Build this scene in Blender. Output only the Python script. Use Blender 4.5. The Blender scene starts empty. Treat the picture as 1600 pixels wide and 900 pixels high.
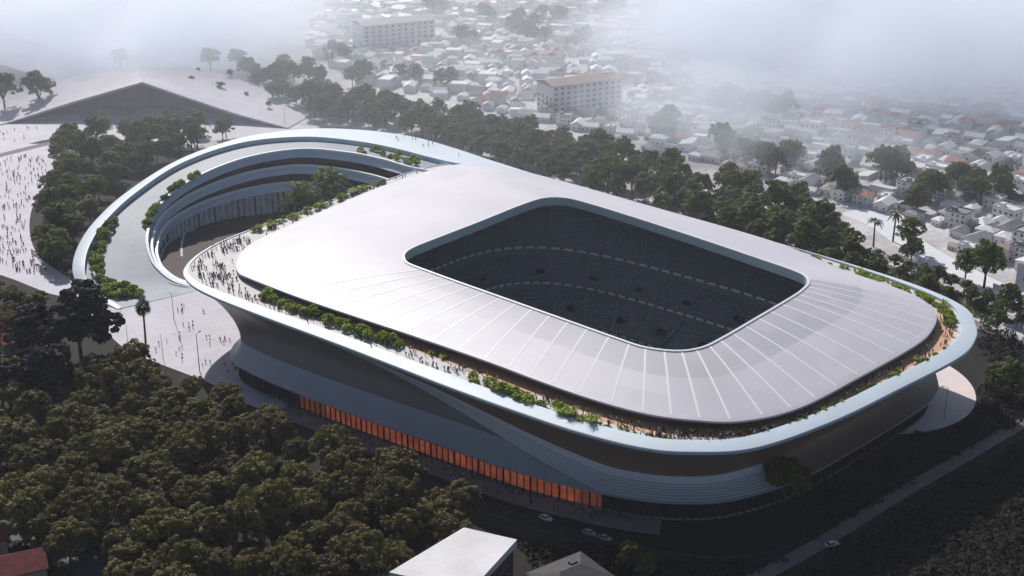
import bpy, bmesh, math, random
from mathutils import Vector, Matrix
random.seed(7)
R = random.Random(11)
rad = math.radians
scene = bpy.context.scene
C = scene.collection

# ------------------------------------------------------------------ camera
CAM_H = 210.0
PITCH = math.atan(815 / 2060.0)
cam_d = bpy.data.cameras.new('camera'); cam = bpy.data.objects.new('camera', cam_d); C.objects.link(cam)
cam.location = (0, 0, CAM_H); cam.rotation_euler = (math.pi / 2 - PITCH, 0, 0)
cam_d.sensor_width = 36; cam_d.lens = 2060 / 1600 * 36
cam_d.clip_start = 1; cam_d.clip_end = 12000
scene.camera = cam

# ------------------------------------------------------------------ light
SUN_EL = rad(38); SUN_AZ = rad(-20)          # azimuth measured from +Y towards +X : sun stands behind-left of the stadium
SUN_STRENGTH = 4.6
SKY_STRENGTH = 0.07
world = bpy.data.worlds.new('World'); scene.world = world; world.use_nodes = True
wn = world.node_tree.nodes; wl = world.node_tree.links
sky = wn.new('ShaderNodeTexSky'); sky.sky_type = 'NISHITA'; sky.sun_disc = False
sky.sun_elevation = SUN_EL; sky.sun_rotation = SUN_AZ; sky.dust_density = 1.5; sky.ozone_density = 1.5
wl.new(sky.outputs[0], wn['Background'].inputs[0]); wn['Background'].inputs[1].default_value = SKY_STRENGTH
sd = bpy.data.lights.new('sun', 'SUN'); sun = bpy.data.objects.new('sun', sd); C.objects.link(sun)
sd.energy = SUN_STRENGTH; sd.angle = rad(0.6); sd.color = (1.0, 0.95, 0.90)
sdir = Vector((math.sin(SUN_AZ) * math.cos(SUN_EL), math.cos(SUN_AZ) * math.cos(SUN_EL), math.sin(SUN_EL)))
sun.rotation_euler = sdir.to_track_quat('Z', 'Y').to_euler(); sun.location = (-300, 500, 400)
vs = scene.view_settings
vs.view_transform = 'Standard'; vs.look = 'None'; vs.exposure = 0.0; vs.gamma = 1.0; vs.use_curve_mapping = False
HAZE_DENSITY = 0.00006
HAZE_COLOR = (0.86, 0.90, 1.0)
HAZE_ANISO = 0.35
cy = scene.cycles
cy.max_bounces = 7; cy.diffuse_bounces = 3; cy.glossy_bounces = 2; cy.transmission_bounces = 3
cy.volume_bounces = 5; cy.transparent_max_bounces = 8
cy.volume_step_rate = 1.0; cy.volume_max_steps = 128
cy.use_adaptive_sampling = True; cy.use_denoising = True
cy.caustics_reflective = False; cy.caustics_refractive = False

# ------------------------------------------------------------------ helpers
F = 2060.0
cp, sp = math.cos(PITCH), math.sin(PITCH)
def at(px, py, z=0.0):
    """Where the ray through a pixel of the 1600x900 photograph meets height z."""
    yd = py - 450
    Y = F * cp - yd * sp; Z = -F * sp - yd * cp
    t = (CAM_H - z) / -Z
    return Vector(((px - 800) * t, Y * t, z))
C0 = Vector((34.9, 447.4, 0)); UU = Vector((-.765, .644, 0)); VV = Vector((.644, .765, 0))
def uv(u, v, z=0.0):
    """Stadium axes (u along the long side, v across it) to world."""
    p = C0 + UU * u + VV * v
    return Vector((p.x, p.y, z))

_mats = {}
def add_joints(m, size=4.0, dark=.86, width=.012):
    """paving joints: a brick pattern multiplies the colour by a little less than one."""
    n = m.node_tree.nodes; l = m.node_tree.links; b = n['Principled BSDF']
    src = b.inputs['Base Color'].links[0].from_socket if b.inputs['Base Color'].links else None
    br = n.new('ShaderNodeTexBrick'); g = n.new('ShaderNodeNewGeometry'); mp = n.new('ShaderNodeMapping'); mp.inputs['Rotation'].default_value = (0, 0, -.7)
    l.new(g.outputs['Position'], mp.inputs['Vector']); l.new(mp.outputs[0], br.inputs['Vector'])
    br.inputs['Scale'].default_value = 1 / size; br.inputs['Mortar Size'].default_value = width; br.inputs['Brick Width'].default_value = 1.0; br.inputs['Row Height'].default_value = .5
    br.inputs['Color1'].default_value = (1, 1, 1, 1); br.inputs['Color2'].default_value = (.93, .93, .94, 1); br.inputs['Mortar'].default_value = (dark, dark, dark, 1)
    mx = n.new('ShaderNodeMix'); mx.data_type = 'RGBA'; mx.blend_type = 'MULTIPLY'; mx.inputs['Factor'].default_value = 1
    if src: l.new(src, mx.inputs['A'])
    else: mx.inputs['A'].default_value = b.inputs['Base Color'].default_value
    l.new(br.outputs['Color'], mx.inputs['B']); l.new(mx.outputs['Result'], b.inputs['Base Color'])
def mat(name, col, rough=.7, var=0.0, scale=.3, spec=.3, metal=0.0, bump=0.0, per_object=0.0, emit=None, translucent=0.0, fine=0.0):
    """Principled material; colour varied by noise (var) at the given scale, by object (per_object) and by a fine noise."""
    if name in _mats: return _mats[name]
    m = bpy.data.materials.new(name); m.use_nodes = True; _mats[name] = m
    n = m.node_tree.nodes; l = m.node_tree.links
    b = n['Principled BSDF']
    b.inputs['Base Color'].default_value = (*col, 1); b.inputs['Roughness'].default_value = rough
    b.inputs['Metallic'].default_value = metal; b.inputs['Specular IOR Level'].default_value = spec
    if var or per_object or fine:
        h = n.new('ShaderNodeHueSaturation'); h.inputs['Color'].default_value = (*col, 1)
        tc = n.new('ShaderNodeTexCoord'); geo = n.new('ShaderNodeNewGeometry')
        val = None
        def add(a, sock):
            if a is None: return sock
            q = n.new('ShaderNodeMath'); q.operation = 'ADD'; l.new(a, q.inputs[0]); l.new(sock, q.inputs[1]); return q.outputs[0]
        def ranged(sock, amount):
            q = n.new('ShaderNodeMapRange'); l.new(sock, q.inputs[0]); q.inputs[1].default_value = .25 if amount < 10 else 0
            q.inputs[2].default_value = .75; q.inputs[3].default_value = -amount; q.inputs[4].default_value = amount; q.clamp = False
            return q.outputs[0]
        if var:
            t = n.new('ShaderNodeTexNoise'); t.inputs['Scale'].default_value = scale; t.inputs['Detail'].default_value = 5
            l.new(geo.outputs['Position'], t.inputs['Vector']); val = add(val, ranged(t.outputs['Fac'], var))
        if fine:
            t = n.new('ShaderNodeTexNoise'); t.inputs['Scale'].default_value = scale * 9; t.inputs['Detail'].default_value = 3
            l.new(geo.outputs['Position'], t.inputs['Vector']); val = add(val, ranged(t.outputs['Fac'], fine))
        if per_object:
            o = n.new('ShaderNodeObjectInfo'); q = n.new('ShaderNodeMapRange'); l.new(o.outputs['Random'], q.inputs[0])
            q.inputs[3].default_value = -per_object; q.inputs[4].default_value = per_object; val = add(val, q.outputs[0])
            qh = n.new('ShaderNodeMapRange'); l.new(o.outputs['Random'], qh.inputs[0]); qh.inputs[3].default_value = .5 - .035; qh.inputs[4].default_value = .5 + .02
            l.new(qh.outputs[0], h.inputs['Hue'])
        one = n.new('ShaderNodeMath'); one.operation = 'ADD'; one.inputs[1].default_value = 1.0; l.new(val, one.inputs[0])
        l.new(one.outputs[0], h.inputs['Value']); l.new(h.outputs[0], b.inputs['Base Color'])
        colsock = h.outputs[0]
    else: colsock = None
    if bump:
        t = n.new('ShaderNodeTexNoise'); t.inputs['Scale'].default_value = 2.0; g = n.new('ShaderNodeNewGeometry'); l.new(g.outputs['Position'], t.inputs['Vector'])
        bu = n.new('ShaderNodeBump'); bu.inputs['Strength'].default_value = bump; l.new(t.outputs['Fac'], bu.inputs['Height']); l.new(bu.outputs[0], b.inputs['Normal'])
    if emit:
        b.inputs['Emission Color'].default_value = (*emit[0], 1); b.inputs['Emission Strength'].default_value = emit[1]
    if translucent:
        tr = n.new('ShaderNodeBsdfTranslucent'); tr.inputs[0].default_value = (col[0] * 1.5, col[1] * 1.5, col[2] * .6, 1)
        mx = n.new('ShaderNodeMixShader'); mx.inputs[0].default_value = translucent
        l.new(b.outputs[0], mx.inputs[1]); l.new(tr.outputs[0], mx.inputs[2]); l.new(mx.outputs[0], n['Material Output'].inputs[0])
    return m

class MB:
    """Collects faces and links them as ONE mesh object."""
    def __init__(s): s.v = []; s.f = []; s.m = []
    def face(s, pts, m=0):
        i = len(s.v); s.v += [tuple(p) for p in pts]; s.f.append(tuple(range(i, i + len(pts)))); s.m.append(m)
    def grid(s, rows, m=0, closed=False, mf=None, flip=False):
        """rows of equal length; faces between neighbours."""
        i0 = len(s.v); n = len(rows[0])
        for r in rows: s.v += [tuple(p) for p in r]
        for j in range(len(rows) - 1):
            for k in range(n if closed else n - 1):
                a = i0 + j * n + k; b = i0 + j * n + (k + 1) % n
                q = (a, b, b + n, a + n)
                if flip: q = q[::-1]
                s.f.append(q); s.m.append(mf(j, k) if mf else m)
    def box(s, c, sx, sy, sz, rz=0, m=0):
        """box with its base centre at c."""
        ca, sa = math.cos(rz), math.sin(rz); i = len(s.v)
        for z in (0, sz):
            for x, y in ((-1, -1), (1, -1), (1, 1), (-1, 1)):
                X, Y = x * sx / 2, y * sy / 2
                s.v.append((c[0] + X * ca - Y * sa, c[1] + X * sa + Y * ca, c[2] + z))
        for q in ((0, 3, 2, 1), (4, 5, 6, 7), (0, 1, 5, 4), (1, 2, 6, 5), (2, 3, 7, 6), (3, 0, 4, 7)):
            s.f.append(tuple(i + a for a in q)); s.m.append(m)
    def tube(s, p, q, r0, r1, n=8, m=0):
        p = Vector(p); q = Vector(q); d = (q - p).normalized()
        a = d.orthogonal().normalized(); b = d.cross(a); i = len(s.v)
        for c, r in ((p, r0), (q, r1)):
            for k in range(n):
                t = 2 * math.pi * k / n; s.v.append(tuple(c + a * math.cos(t) * r + b * math.sin(t) * r))
        for k in range(n):
            s.f.append((i + k, i + (k + 1) % n, i + n + (k + 1) % n, i + n + k)); s.m.append(m)
        s.f.append(tuple(i + n + k for k in range(n))); s.m.append(m)
        s.f.append(tuple(i + k for k in range(n))[::-1]); s.m.append(m)
    def prism(s, poly, z0, z1, m=0, mtop=None):
        """poly: list of xy, extruded from z0 to z1 (z may be per-vertex callables)."""
        n = len(poly); i = len(s.v)
        for z in (z0, z1):
            for p in poly: s.v.append((p[0], p[1], z))
        s.f.append(tuple(i + n + k for k in range(n))); s.m.append(m if mtop is None else mtop)
        s.f.append(tuple(i + k for k in range(n))[::-1]); s.m.append(m)
        for k in range(n):
            s.f.append((i + k, i + (k + 1) % n, i + n + (k + 1) % n, i + n + k)); s.m.append(m)
    def mesh(s, name, mats, smooth=False):
        me = bpy.data.meshes.new(name); me.from_pydata(s.v, [], s.f); me.update()
        for m in (mats if isinstance(mats, (list, tuple)) else [mats]): me.materials.append(m)
        me.polygons.foreach_set('material_index', s.m)
        if smooth: me.polygons.foreach_set('use_smooth', [True] * len(s.f)); me.update(); me.set_sharp_from_angle(angle=rad(24))
        return me
    def build(s, name, mats, parent=None, smooth=False, recalc=False, weld=False):
        me = s.mesh(name, mats, smooth)
        if recalc or weld:
            bm = bmesh.new(); bm.from_mesh(me)
            if weld: bmesh.ops.remove_doubles(bm, verts=bm.verts, dist=.001)
            if recalc: bmesh.ops.recalc_face_normals(bm, faces=bm.faces)
            bm.to_mesh(me); bm.free()
        o = bpy.data.objects.new(name, me); C.objects.link(o)
        if parent is not None:
            o.parent = parent
        return o
def tag(o, label=None, cat=None, group=None, kind=None):
    if label: o['label'] = label
    if cat: o['category'] = cat
    if group: o['group'] = group
    if kind: o['kind'] = kind
    return o
def empty(name, loc=(0, 0, 0), rz=0):
    o = bpy.data.objects.new(name, None); C.objects.link(o); o.location = loc; o.rotation_euler = (0, 0, rz); o.empty_display_size = .5
    return o
def kids(o):
    return [c for c in C.objects if c.parent == o]
_kidcache = {}
def copy_tree(o, parent=None):
    c = o.copy(); C.objects.link(c)
    if parent is not None: c.parent = parent
    if o.name not in _kidcache: _kidcache[o.name] = kids(o)
    for ch in _kidcache[o.name]: copy_tree(ch, c)
    return c
def spawn(proto, loc, rz=0.0, s=1.0, label=None, cat=None, group=None, sz=None):
    """A copy of a thing and of its parts; the first call moves the prototype itself."""
    if proto.get('used'): o = copy_tree(proto)
    else: o = proto; proto['used'] = 1
    o.location = loc; o.rotation_euler = (0, 0, rz); o.scale = (s, s, sz if sz else s)
    return tag(o, label, cat, group)
def world_part(root, mb, name, mats, **k):
    """part whose mesh is in world coordinates, parented to a root that stands elsewhere."""
    o = mb.build(name, mats, None, **k); o.parent = root
    o.matrix_parent_inverse = Matrix.Translation(root.location).inverted() if root.rotation_euler.z == 0 else root.matrix_world.inverted()
    return o
def crom(P, n, closed=True):
    """Catmull-Rom through P (lists of floats), n samples per span."""
    out = []; N = len(P)
    for i in range(N if closed else N - 1):
        g = (lambda k: P[k % N]) if closed else (lambda k: P[max(0, min(N - 1, k))])
        a, b, c, d = g(i - 1), g(i), g(i + 1), g(i + 2)
        for s in range(n):
            t = s / n
            out.append([.5 * (2 * b[k] + (c[k] - a[k]) * t + (2 * a[k] - 5 * b[k] + 4 * c[k] - d[k]) * t * t + (3 * b[k] - a[k] - 3 * c[k] + d[k]) * t ** 3) for k in range(len(b))])
    if not closed: out.append(list(P[-1]))
    return out
def W3(L): return [uv(*p) for p in L]
def inpoly(x, y, poly):
    c = False; n = len(poly)
    for i in range(n):
        x1, y1 = poly[i]; x2, y2 = poly[(i + 1) % n]
        if (y1 > y) != (y2 > y) and x < (x2 - x1) * (y - y1) / (y2 - y1) + x1: c = not c
    return c
def scatter(poly_px, z, n, mind, rng, avoid=None, tries=40):
    """n ground points at height z inside the area whose outline is seen at poly_px, at least mind metres apart."""
    W = [at(x, y, z).xy for x, y in poly_px]
    x0, x1 = min(p.x for p in W), max(p.x for p in W); y0, y1 = min(p.y for p in W), max(p.y for p in W)
    cell = {}; out = []; k = 0
    while len(out) < n and k < n * tries:
        k += 1
        x = rng.uniform(x0, x1); y = rng.uniform(y0, y1)
        if not inpoly(x, y, W): continue
        if avoid and avoid(x, y): continue
        ci, cj = int(x // mind), int(y // mind); ok = True
        for i in (-1, 0, 1):
            for j in (-1, 0, 1):
                for q in cell.get((ci + i, cj + j), ()):
                    if (q[0] - x) ** 2 + (q[1] - y) ** 2 < mind * mind: ok = False
        if ok: cell.setdefault((ci, cj), []).append((x, y)); out.append((x, y))
    return out

# ------------------------------------------------------------------ materials
M = dict(
    white=mat('white_roof_membrane', (.55, .54, .60), .5, var=.06, scale=.03, spec=.3, fine=.02),
    panel=mat('grey_roof_panel', (.43, .425, .475), .45, var=.06, scale=.05, spec=.4),
    rib=mat('white_roof_seam', (.76, .75, .78), .4),
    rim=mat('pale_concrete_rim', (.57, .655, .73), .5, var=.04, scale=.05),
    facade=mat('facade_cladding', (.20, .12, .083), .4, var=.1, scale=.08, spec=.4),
    apron=mat('skylit_ribbed_apron', (.66, .67, .70), .4, var=.06, scale=.1, spec=.5),
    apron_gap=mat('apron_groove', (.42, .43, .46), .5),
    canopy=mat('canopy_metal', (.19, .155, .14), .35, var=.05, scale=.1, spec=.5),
    floor=mat('terrace_paving', (.60, .58, .58), .7, var=.08, scale=.25),
    wood=mat('terracotta_terrace_deck', (.60, .35, .21), .7, var=.15, scale=.3),
    eave=mat('dark_timber_wall', (.16, .085, .06), .7),
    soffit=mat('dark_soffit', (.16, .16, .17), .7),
    fascia=mat('opening_fascia', (.46, .52, .55), .5),
    seat=mat('dark_seats', (.19, .205, .24), .6, var=.18, scale=.4),
    seatband=mat('tier_front_panel', (.62, .64, .66), .5),
    concrete=mat('stand_concrete', (.17, .18, .20), .7),
    dark=mat('dark_void', (.015, .015, .017), .8),
    grass=mat('pitch_grass', (.05, .13, .03), .8, var=.1, scale=.2),
    glass_dark=mat('dark_glass', (.025, .03, .035), .12, spec=.6),
    mullion=mat('dark_mullion', (.02, .018, .018), .5),
    plaza=mat('plaza_paving', (.50, .485, .545), .7, var=.10, scale=.06, fine=.05),
    deck=mat('ramp_deck', (.22, .27, .32), .6, var=.14, scale=.06, fine=.04),
    asphalt=mat('asphalt', (.022, .022, .025), .8, var=.2, scale=.3),
    path=mat('pale_path', (.19, .165, .15), .8, var=.15, scale=.2),
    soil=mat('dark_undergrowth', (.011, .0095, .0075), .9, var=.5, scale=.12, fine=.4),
    city=mat('city_ground', (.52, .505, .51), .9, var=.35, scale=.03, fine=.2),
    trunk=mat('bark', (.09, .065, .045), .9, var=.2, scale=1.5),
    leaf_dark=mat('dark_leaves', (.118, .102, .028), .65, var=.45, scale=.18, per_object=.35, translucent=.24, spec=.2),
    leaf_mid=mat('green_leaves', (.105, .130, .032), .6, var=.35, scale=.15, per_object=.3, translucent=.36, spec=.25),
    leaf_shaded=mat('shade_dark_leaves', (.011, .011, .014), .7, var=.3, scale=.2, per_object=.15, translucent=.05, spec=.2),
    leaf_bright=mat('bright_leaves', (.27, .34, .04), .55, var=.35, scale=.5, per_object=.35, translucent=.3, spec=.25),
    leaf_palm=mat('palm_leaves', (.07, .09, .03), .5, var=.2, scale=.5, per_object=.2, translucent=.15),
    hwall=mat('house_plaster', (.72, .70, .70), .8, per_object=.2),
    wallw=mat('white_plaster', (.74, .73, .73), .8, var=.06, scale=.3),
    window=mat('window_glass', (.05, .06, .07), .2, spec=.6),
    steel=mat('dark_steel', (.06, .06, .065), .4, metal=.6),
)

add_joints(M['plaza'], 7, .80, .012); add_joints(M['deck'], 5, .84, .012); add_joints(M['floor'], 3, .85, .015)
# ------------------------------------------------------------------ stadium curves (u, v, z)
NS = 8                                     # samples per station
RIM = [(141,-83),(128,-90.5),(111,-93.5),(85,-94),(50,-93.5),(20,-93.5),(-8,-93.7),(-33,-93),(-56,-91.5),(-76,-87.5),(-88.3,-80.6),(-101,-66.7),(-110,-38),(-115.5,-6),(-120.5,30),(-118.7,48),(-114,60),(-105,73),(-87,81.5),(-58.6,87),(-14,91.5),(52,96),(113,101.5),(150,100),(164,84),(165.5,48),(161,3),(157.5,-44),(151.5,-67)]
ROOF = [(128,-68,31.6),(118,-75,32),(108,-77.5,32.8),(78,-80,33.8),(48,-79,33.7),(20,-78,33.7),(-9,-77.5,33.7),(-30,-78,33.7),(-50,-77.7,33.7),(-68,-75.3,33.7),(-81,-70,33.7),(-92.6,-60.5,33.4),(-101,-42,33.2),(-105,-10,33.1),(-108,25,33.1),(-106,43,33.1),(-101.5,54.5,33.0),(-93,63.5,32.9),(-80,69,32.7),(-56,74,32.6),(-18,87,31.9),(48,94,31.6),(105,99,31.5),(142,97,31.5),(156,82,31.5),(157,42,31.4),(151,0,31.4),(144.5,-38,31.4),(138,-56,31.5)]
OPEN = [(72,-31),(68,-35.5),(63,-38),(52,-39),(37,-40),(18,-41),(0,-42),(-18,-43),(-36,-44),(-47,-44),(-56,-40),(-60.5,-33),(-61.5,-22),(-61.5,0),(-61.3,25),(-60.5,34),(-59,40),(-55.5,44.5),(-49,47),(-35,49.5),(-5,54.5),(30,59.5),(58,62.5),(69,61.5),(75,55),(76,40),(75,15),(74.5,-10),(74,-24)]
OPEN_Z = 38.0
# edge of the low canopy above the glazing, and of the upper wall's flare
CAN = [(110,-84,9),(104,-92,9),(97,-96.5,8.6),(82,-98.3,8.3),(50,-97.5,8),(20,-95.6,8),(-6,-93.3,8),(-31,-91,7.9),(-52,-86.5,7.8),(-70,-80.5,7.8),(-83,-72.5,7.8),(-93,-61,7.8),(-102,-38,8),(-106.5,-6,8),(-110,30,8),(-109,45,8),(-105,55,8),(-97,66,8),(-82,73,8),(-55,78,8),(-14,82,8),(50,86,8),(105,90,8),(122,86,8),(128,70,8),(127,40,8),(124,0,8),(120,-40,9),(116,-68,9)]
FLARE = [(112,-80,17),(107,-85,17),(100,-87,17),(84,-88,16.8),(50,-88,16),(20,-89.5,13.5),(-7,-91.5,10.8),(-32,-92,9.0),(-53.2,-88.2,8.2),(-71.5,-82,8.1),(-84.5,-74,8.1),(-94.3,-62.5,8.1),(-102.5,-39,9.5),(-106,-6,11.5),(-109,30,13),(-108,45,13),(-104,55,13),(-96,66,13),(-81,73,13),(-54,78,13),(-14,82,13),(50,86,13),(105,90,13),(122,86,13),(128,70,13),(127,40,13),(124,0,13),(120,-40,15),(117,-64,16.5)]
rim0 = crom([(*p, 30.0) for p in RIM], NS)
roof0 = crom(ROOF, NS)
open0 = crom([(*p, OPEN_Z) for p in OPEN], NS)
can0 = crom(CAN, NS); fl0 = crom(FLARE, NS)
NT = len(rim0)
def mix(a, b, t): return [x + (y - x) * t for x, y in zip(a, b)]
def sm(t): t = max(0., min(1., t)); return t * t * (3 - 2 * t)
def lateral(p, c=(7, 5)):
    pass
# inward normals of the rim in plan
def inward(curve):
    n = []; N = len(curve)
    for i in range(N):
        a, b = curve[i - 1], curve[(i + 1) % N]
        tx, ty = b[0] - a[0], b[1] - a[1]; l = math.hypot(tx, ty) or 1
        nx, ny = -ty / l, tx / l                       # candidate
        if nx * (7 - curve[i][0]) + ny * (5 - curve[i][1]) < 0: nx, ny = -nx, -ny
        n.append((nx, ny))
    return n
rim_in = inward(rim0)
def inset(curve, nrm, d, dz=0.0):
    out = []
    for i, p in enumerate(curve):
        q = d(i) if callable(d) else d; zz = dz(i) if callable(dz) else dz
        out.append([p[0] + nrm[i][0] * q, p[1] + nrm[i][1] * q, p[2] + zz])
    return out
def st(i): return i / NS                                   # station coordinate of a sample
def parapet_w(i):
    s = st(i)
    if s < 3: return 1.5 + 3.5 * sm(s / 3)
    if s < 18: return 5.0
    if s < 20: return 5.0 - 3 * sm((s - 18) / 2)
    return 2.0 if s < 24 else 1.5
def parapet_h(i):
    s = st(i)
    if s < 2: return .35
    if s < 6: return .35 + .85 * sm((s - 2) / 4)
    if s < 18: return 1.2
    return 1.2 - .6 * sm((s - 18) / 3)
FLOOR_Z = 30.25
stadium = empty('stadium', tuple(uv(7, 5, 0)))
tag(stadium, 'large white stadium with rounded rectangular roof opening, planted terrace and overhanging prow', 'stadium')
def spart(mb, name, mats, **k): return world_part(stadium, mb, name, mats, **k)

# roof: eave to opening
mb = MB(); rows = []
SR = [0, .003, .02, .06, .15, .299, .3, .45, .559, .56, .7, .779, .78, .85, .97, 1.0]
SEAMS = [2.75, 3.15, 3.55, 3.95, 4.35, 4.75, 5.15, 5.55, 5.95, 6.4, 6.85, 7.3, 7.8, 8.4, 9.0, 9.6, 10.2, 10.8, 11.4, 11.9, 12.3, 12.65, 13.0, 13.3, 13.6, 13.9, 14.2, 14.7, 15.3, 16.0, 16.7]
for s in SR:
    row = []
    for i in range(NT):
        p = mix(roof0[i], open0[i], s)
        z = roof0[i][2] + (OPEN_Z - roof0[i][2]) * (1 - (1 - s) ** 1.5)
        if s == 0: z -= .6
        elif s == .003: z -= .06
        row.append(uv(p[0], p[1], z))
    rows.append(row)
TR = random.Random(3); tone = {}
def roofmat(j, k):
    s = st(k); t = SR[j]
    if s < 2.7 or s > 16.75 or t < .06 or t >= .97:
        key = ('w', int(s * 1.0), t >= .3)
        if key not in tone: tone[key] = TR.choice((0, 0, 0, 3))
        return tone[key]
    sec = sum(1 for q in SEAMS if q <= s); bnd = sum(1 for q in (.3, .56, .78) if t >= q); key = (sec, bnd)
    if key not in tone: tone[key] = TR.choice((1, 1, 4)) if bnd >= 2 else TR.choice((0, 3, 3))
    return tone[key]
mb.grid(rows, closed=True, mf=roofmat)
# underside of the eave
rows = [[uv(*mix(roof0[i], open0[i], 0)[:2], roof0[i][2] - .6) for i in range(NT)],
        [uv(*mix(roof0[i], open0[i], .13)[:2], roof0[i][2] - .5) for i in range(NT)]]
mb.grid(rows, closed=True, m=2)
spart(mb, 'roof', [M['white'], M['panel'], M['eave'], mat('aged_roof_membrane', (.53, .52, .575), .5, var=.06, scale=.06), mat('grey_roof_panel_worn', (.46, .45, .50), .45, var=.08, scale=.06)], smooth=True, recalc=False)
# raised white lip, the fascia of the opening and the soffit under it
oi = inward(open0)
mb = MB()
lip = [inset(open0, oi, d, z) for d, z in ((-1.1, 0.02), (-1.0, .35), (-.2, .45), (0.0, .3))]
mb.grid([W3(r) for r in lip], closed=True)
spart(mb, 'opening_lip', M['rib'], smooth=True)
mb = MB()
mb.grid([W3(inset(open0, oi, d, z)) for d, z in ((0.0, .3), (.15, -.6), (-.1, -3.3))], closed=True)
spart(mb, 'opening_fascia', M['fascia'], smooth=True)
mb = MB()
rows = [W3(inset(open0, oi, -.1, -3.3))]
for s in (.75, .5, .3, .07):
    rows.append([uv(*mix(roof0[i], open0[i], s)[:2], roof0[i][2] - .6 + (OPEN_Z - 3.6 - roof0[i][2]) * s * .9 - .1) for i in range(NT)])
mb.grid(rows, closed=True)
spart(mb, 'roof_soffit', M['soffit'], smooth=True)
# radial seams of the roof, each raised 12 cm
mb = MB()
for s in SEAMS:
    i = int(s * NS); f = s * NS - i
    a = mix(roof0[i], roof0[(i + 1) % NT], f); b = mix(open0[i], open0[(i + 1) % NT], f)
    d = Vector((b[0] - a[0], b[1] - a[1])); d.normalize(); w = .34
    nx, ny = -d.y * w, d.x * w
    rows = [[], [], [], []]
    for q in range(17):
        t = .03 + (.985 - .03) * q / 16
        p = mix(a, b, t); z = a[2] + (OPEN_Z - a[2]) * (1 - (1 - t) ** 1.5)
        rows[0].append(uv(p[0] - nx, p[1] - ny, z - .05)); rows[1].append(uv(p[0] - nx, p[1] - ny, z + .05))
        rows[2].append(uv(p[0] + nx, p[1] + ny, z + .05)); rows[3].append(uv(p[0] + nx, p[1] + ny, z - .05))
    mb.grid(rows)
spart(mb, 'roof_seams', M['rib'])
# rim: outer edge, sloping parapet, inner face
mb = MB()
pr = []
pr.append(inset(rim0, rim_in, 1.0, -1.4)); pr.append(inset(rim0, rim_in, .1, -.9)); pr.append(inset(rim0, rim_in, 0, -.1))
pr.append(inset(rim0, rim_in, .25, .12))
pr.append(inset(rim0, rim_in, parapet_w, parapet_h))
pr.append(inset(rim0, rim_in, lambda i: parapet_w(i) + .3, parapet_h))
pr.append(inset(rim0, rim_in, lambda i: parapet_w(i) + .35, FLOOR_Z - 30 - .1))
mb.grid([W3(r) for r in pr], closed=True)
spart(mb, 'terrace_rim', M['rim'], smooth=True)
# terrace floor: pale outer half, terracotta inner half
pin = inset(rim0, rim_in, lambda i: parapet_w(i) + .3, 0)
wall_in = [mix(roof0[i], open0[i], .07) for i in range(NT)]
def terr(i, f, z=FLOOR_Z):
    """point of the terrace at sample i, f = 0 at the parapet, 1 at the eave line."""
    i0 = int(i) % NT; g = i - int(i)
    a = mix(pin[i0], pin[(i0 + 1) % NT], g); b = mix(roof0[i0], roof0[(i0 + 1) % NT], g)
    p = mix(a, b, f); return uv(p[0], p[1], z)
mb = MB()
FR = [0, .25, .45, .7, 1]
rows = []
for f in FR: rows.append([uv(*mix(pin[i], roof0[i], f)[:2], FLOOR_Z) for i in range(NT)])
rows.append([uv(*wall_in[i][:2], FLOOR_Z) for i in range(NT)])
def floormat(j, k):
    s = st(k)
    lim = 5
    if 3 < s < 8: lim = 3
    elif 8 <= s < 11: lim = 2
    elif 11 <= s < 15.6: lim = 1
    elif 15.6 <= s < 16.5: lim = 3
    return 1 if j >= lim else 0
mb.grid(rows, closed=True, mf=floormat)
spart(mb, 'terrace_floor', [M['floor'], M['wood']])
mb = MB()
mb.grid([[uv(*wall_in[i][:2], FLOOR_Z - .05) for i in range(NT)], [uv(*wall_in[i][:2], roof0[i][2] - .2) for i in range(NT)]], closed=True)
spart(mb, 'terrace_wall', M['eave'])
# lower wall: one concave sweep from under the rim out to the edge above the glazing
def cubic(a, b, c, d, t):
    return [a[k] * (1 - t) ** 3 + 3 * b[k] * t * (1 - t) ** 2 + 3 * c[k] * t * t * (1 - t) + d[k] * t ** 3 for k in range(3)]
ci = inward(can0)
r_lo = inset(rim0, rim_in, 1.0, -1.4)
def sweep(i, t):
    i %= NT; a = r_lo[i]; d = can0[i]
    left = 1 - sm((st(i) - 2) / 4) if st(i) < 14 else sm((st(i) - 24) / 3)
    b = [a[0] + rim_in[i][0] * (14 - 4 * left), a[1] + rim_in[i][1] * (14 - 4 * left), a[2] - 3.0 - 2.5 * left]
    c = [d[0] + ci[i][0] * (15 - 4 * left), d[1] + ci[i][1] * (15 - 4 * left), d[2] + 2.6 + 1.2 * left]
    return cubic(a, b, c, d, t)
mb = MB(); rows = [[uv(*sweep(i, q / 22)) for i in range(NT)] for q in range(23)]
rows.append(W3(inset(can0, ci, .1, -.5))); rows.append(W3(inset(can0, ci, .6, -.75))); rows.append(W3(inset(can0, ci, 9, -.5)))
mb.grid(rows, closed=True, mf=lambda j, k: 1 if j >= 16 else 0)  # lower rows lighter: skylight on the upward-facing slab put into the colour
spart(mb, 'lower_facade', [M['canopy'], mat('skylit_canopy_band', (.40, .41, .45), .38, var=.06, scale=.1, spec=.5)], smooth=True)
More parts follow.
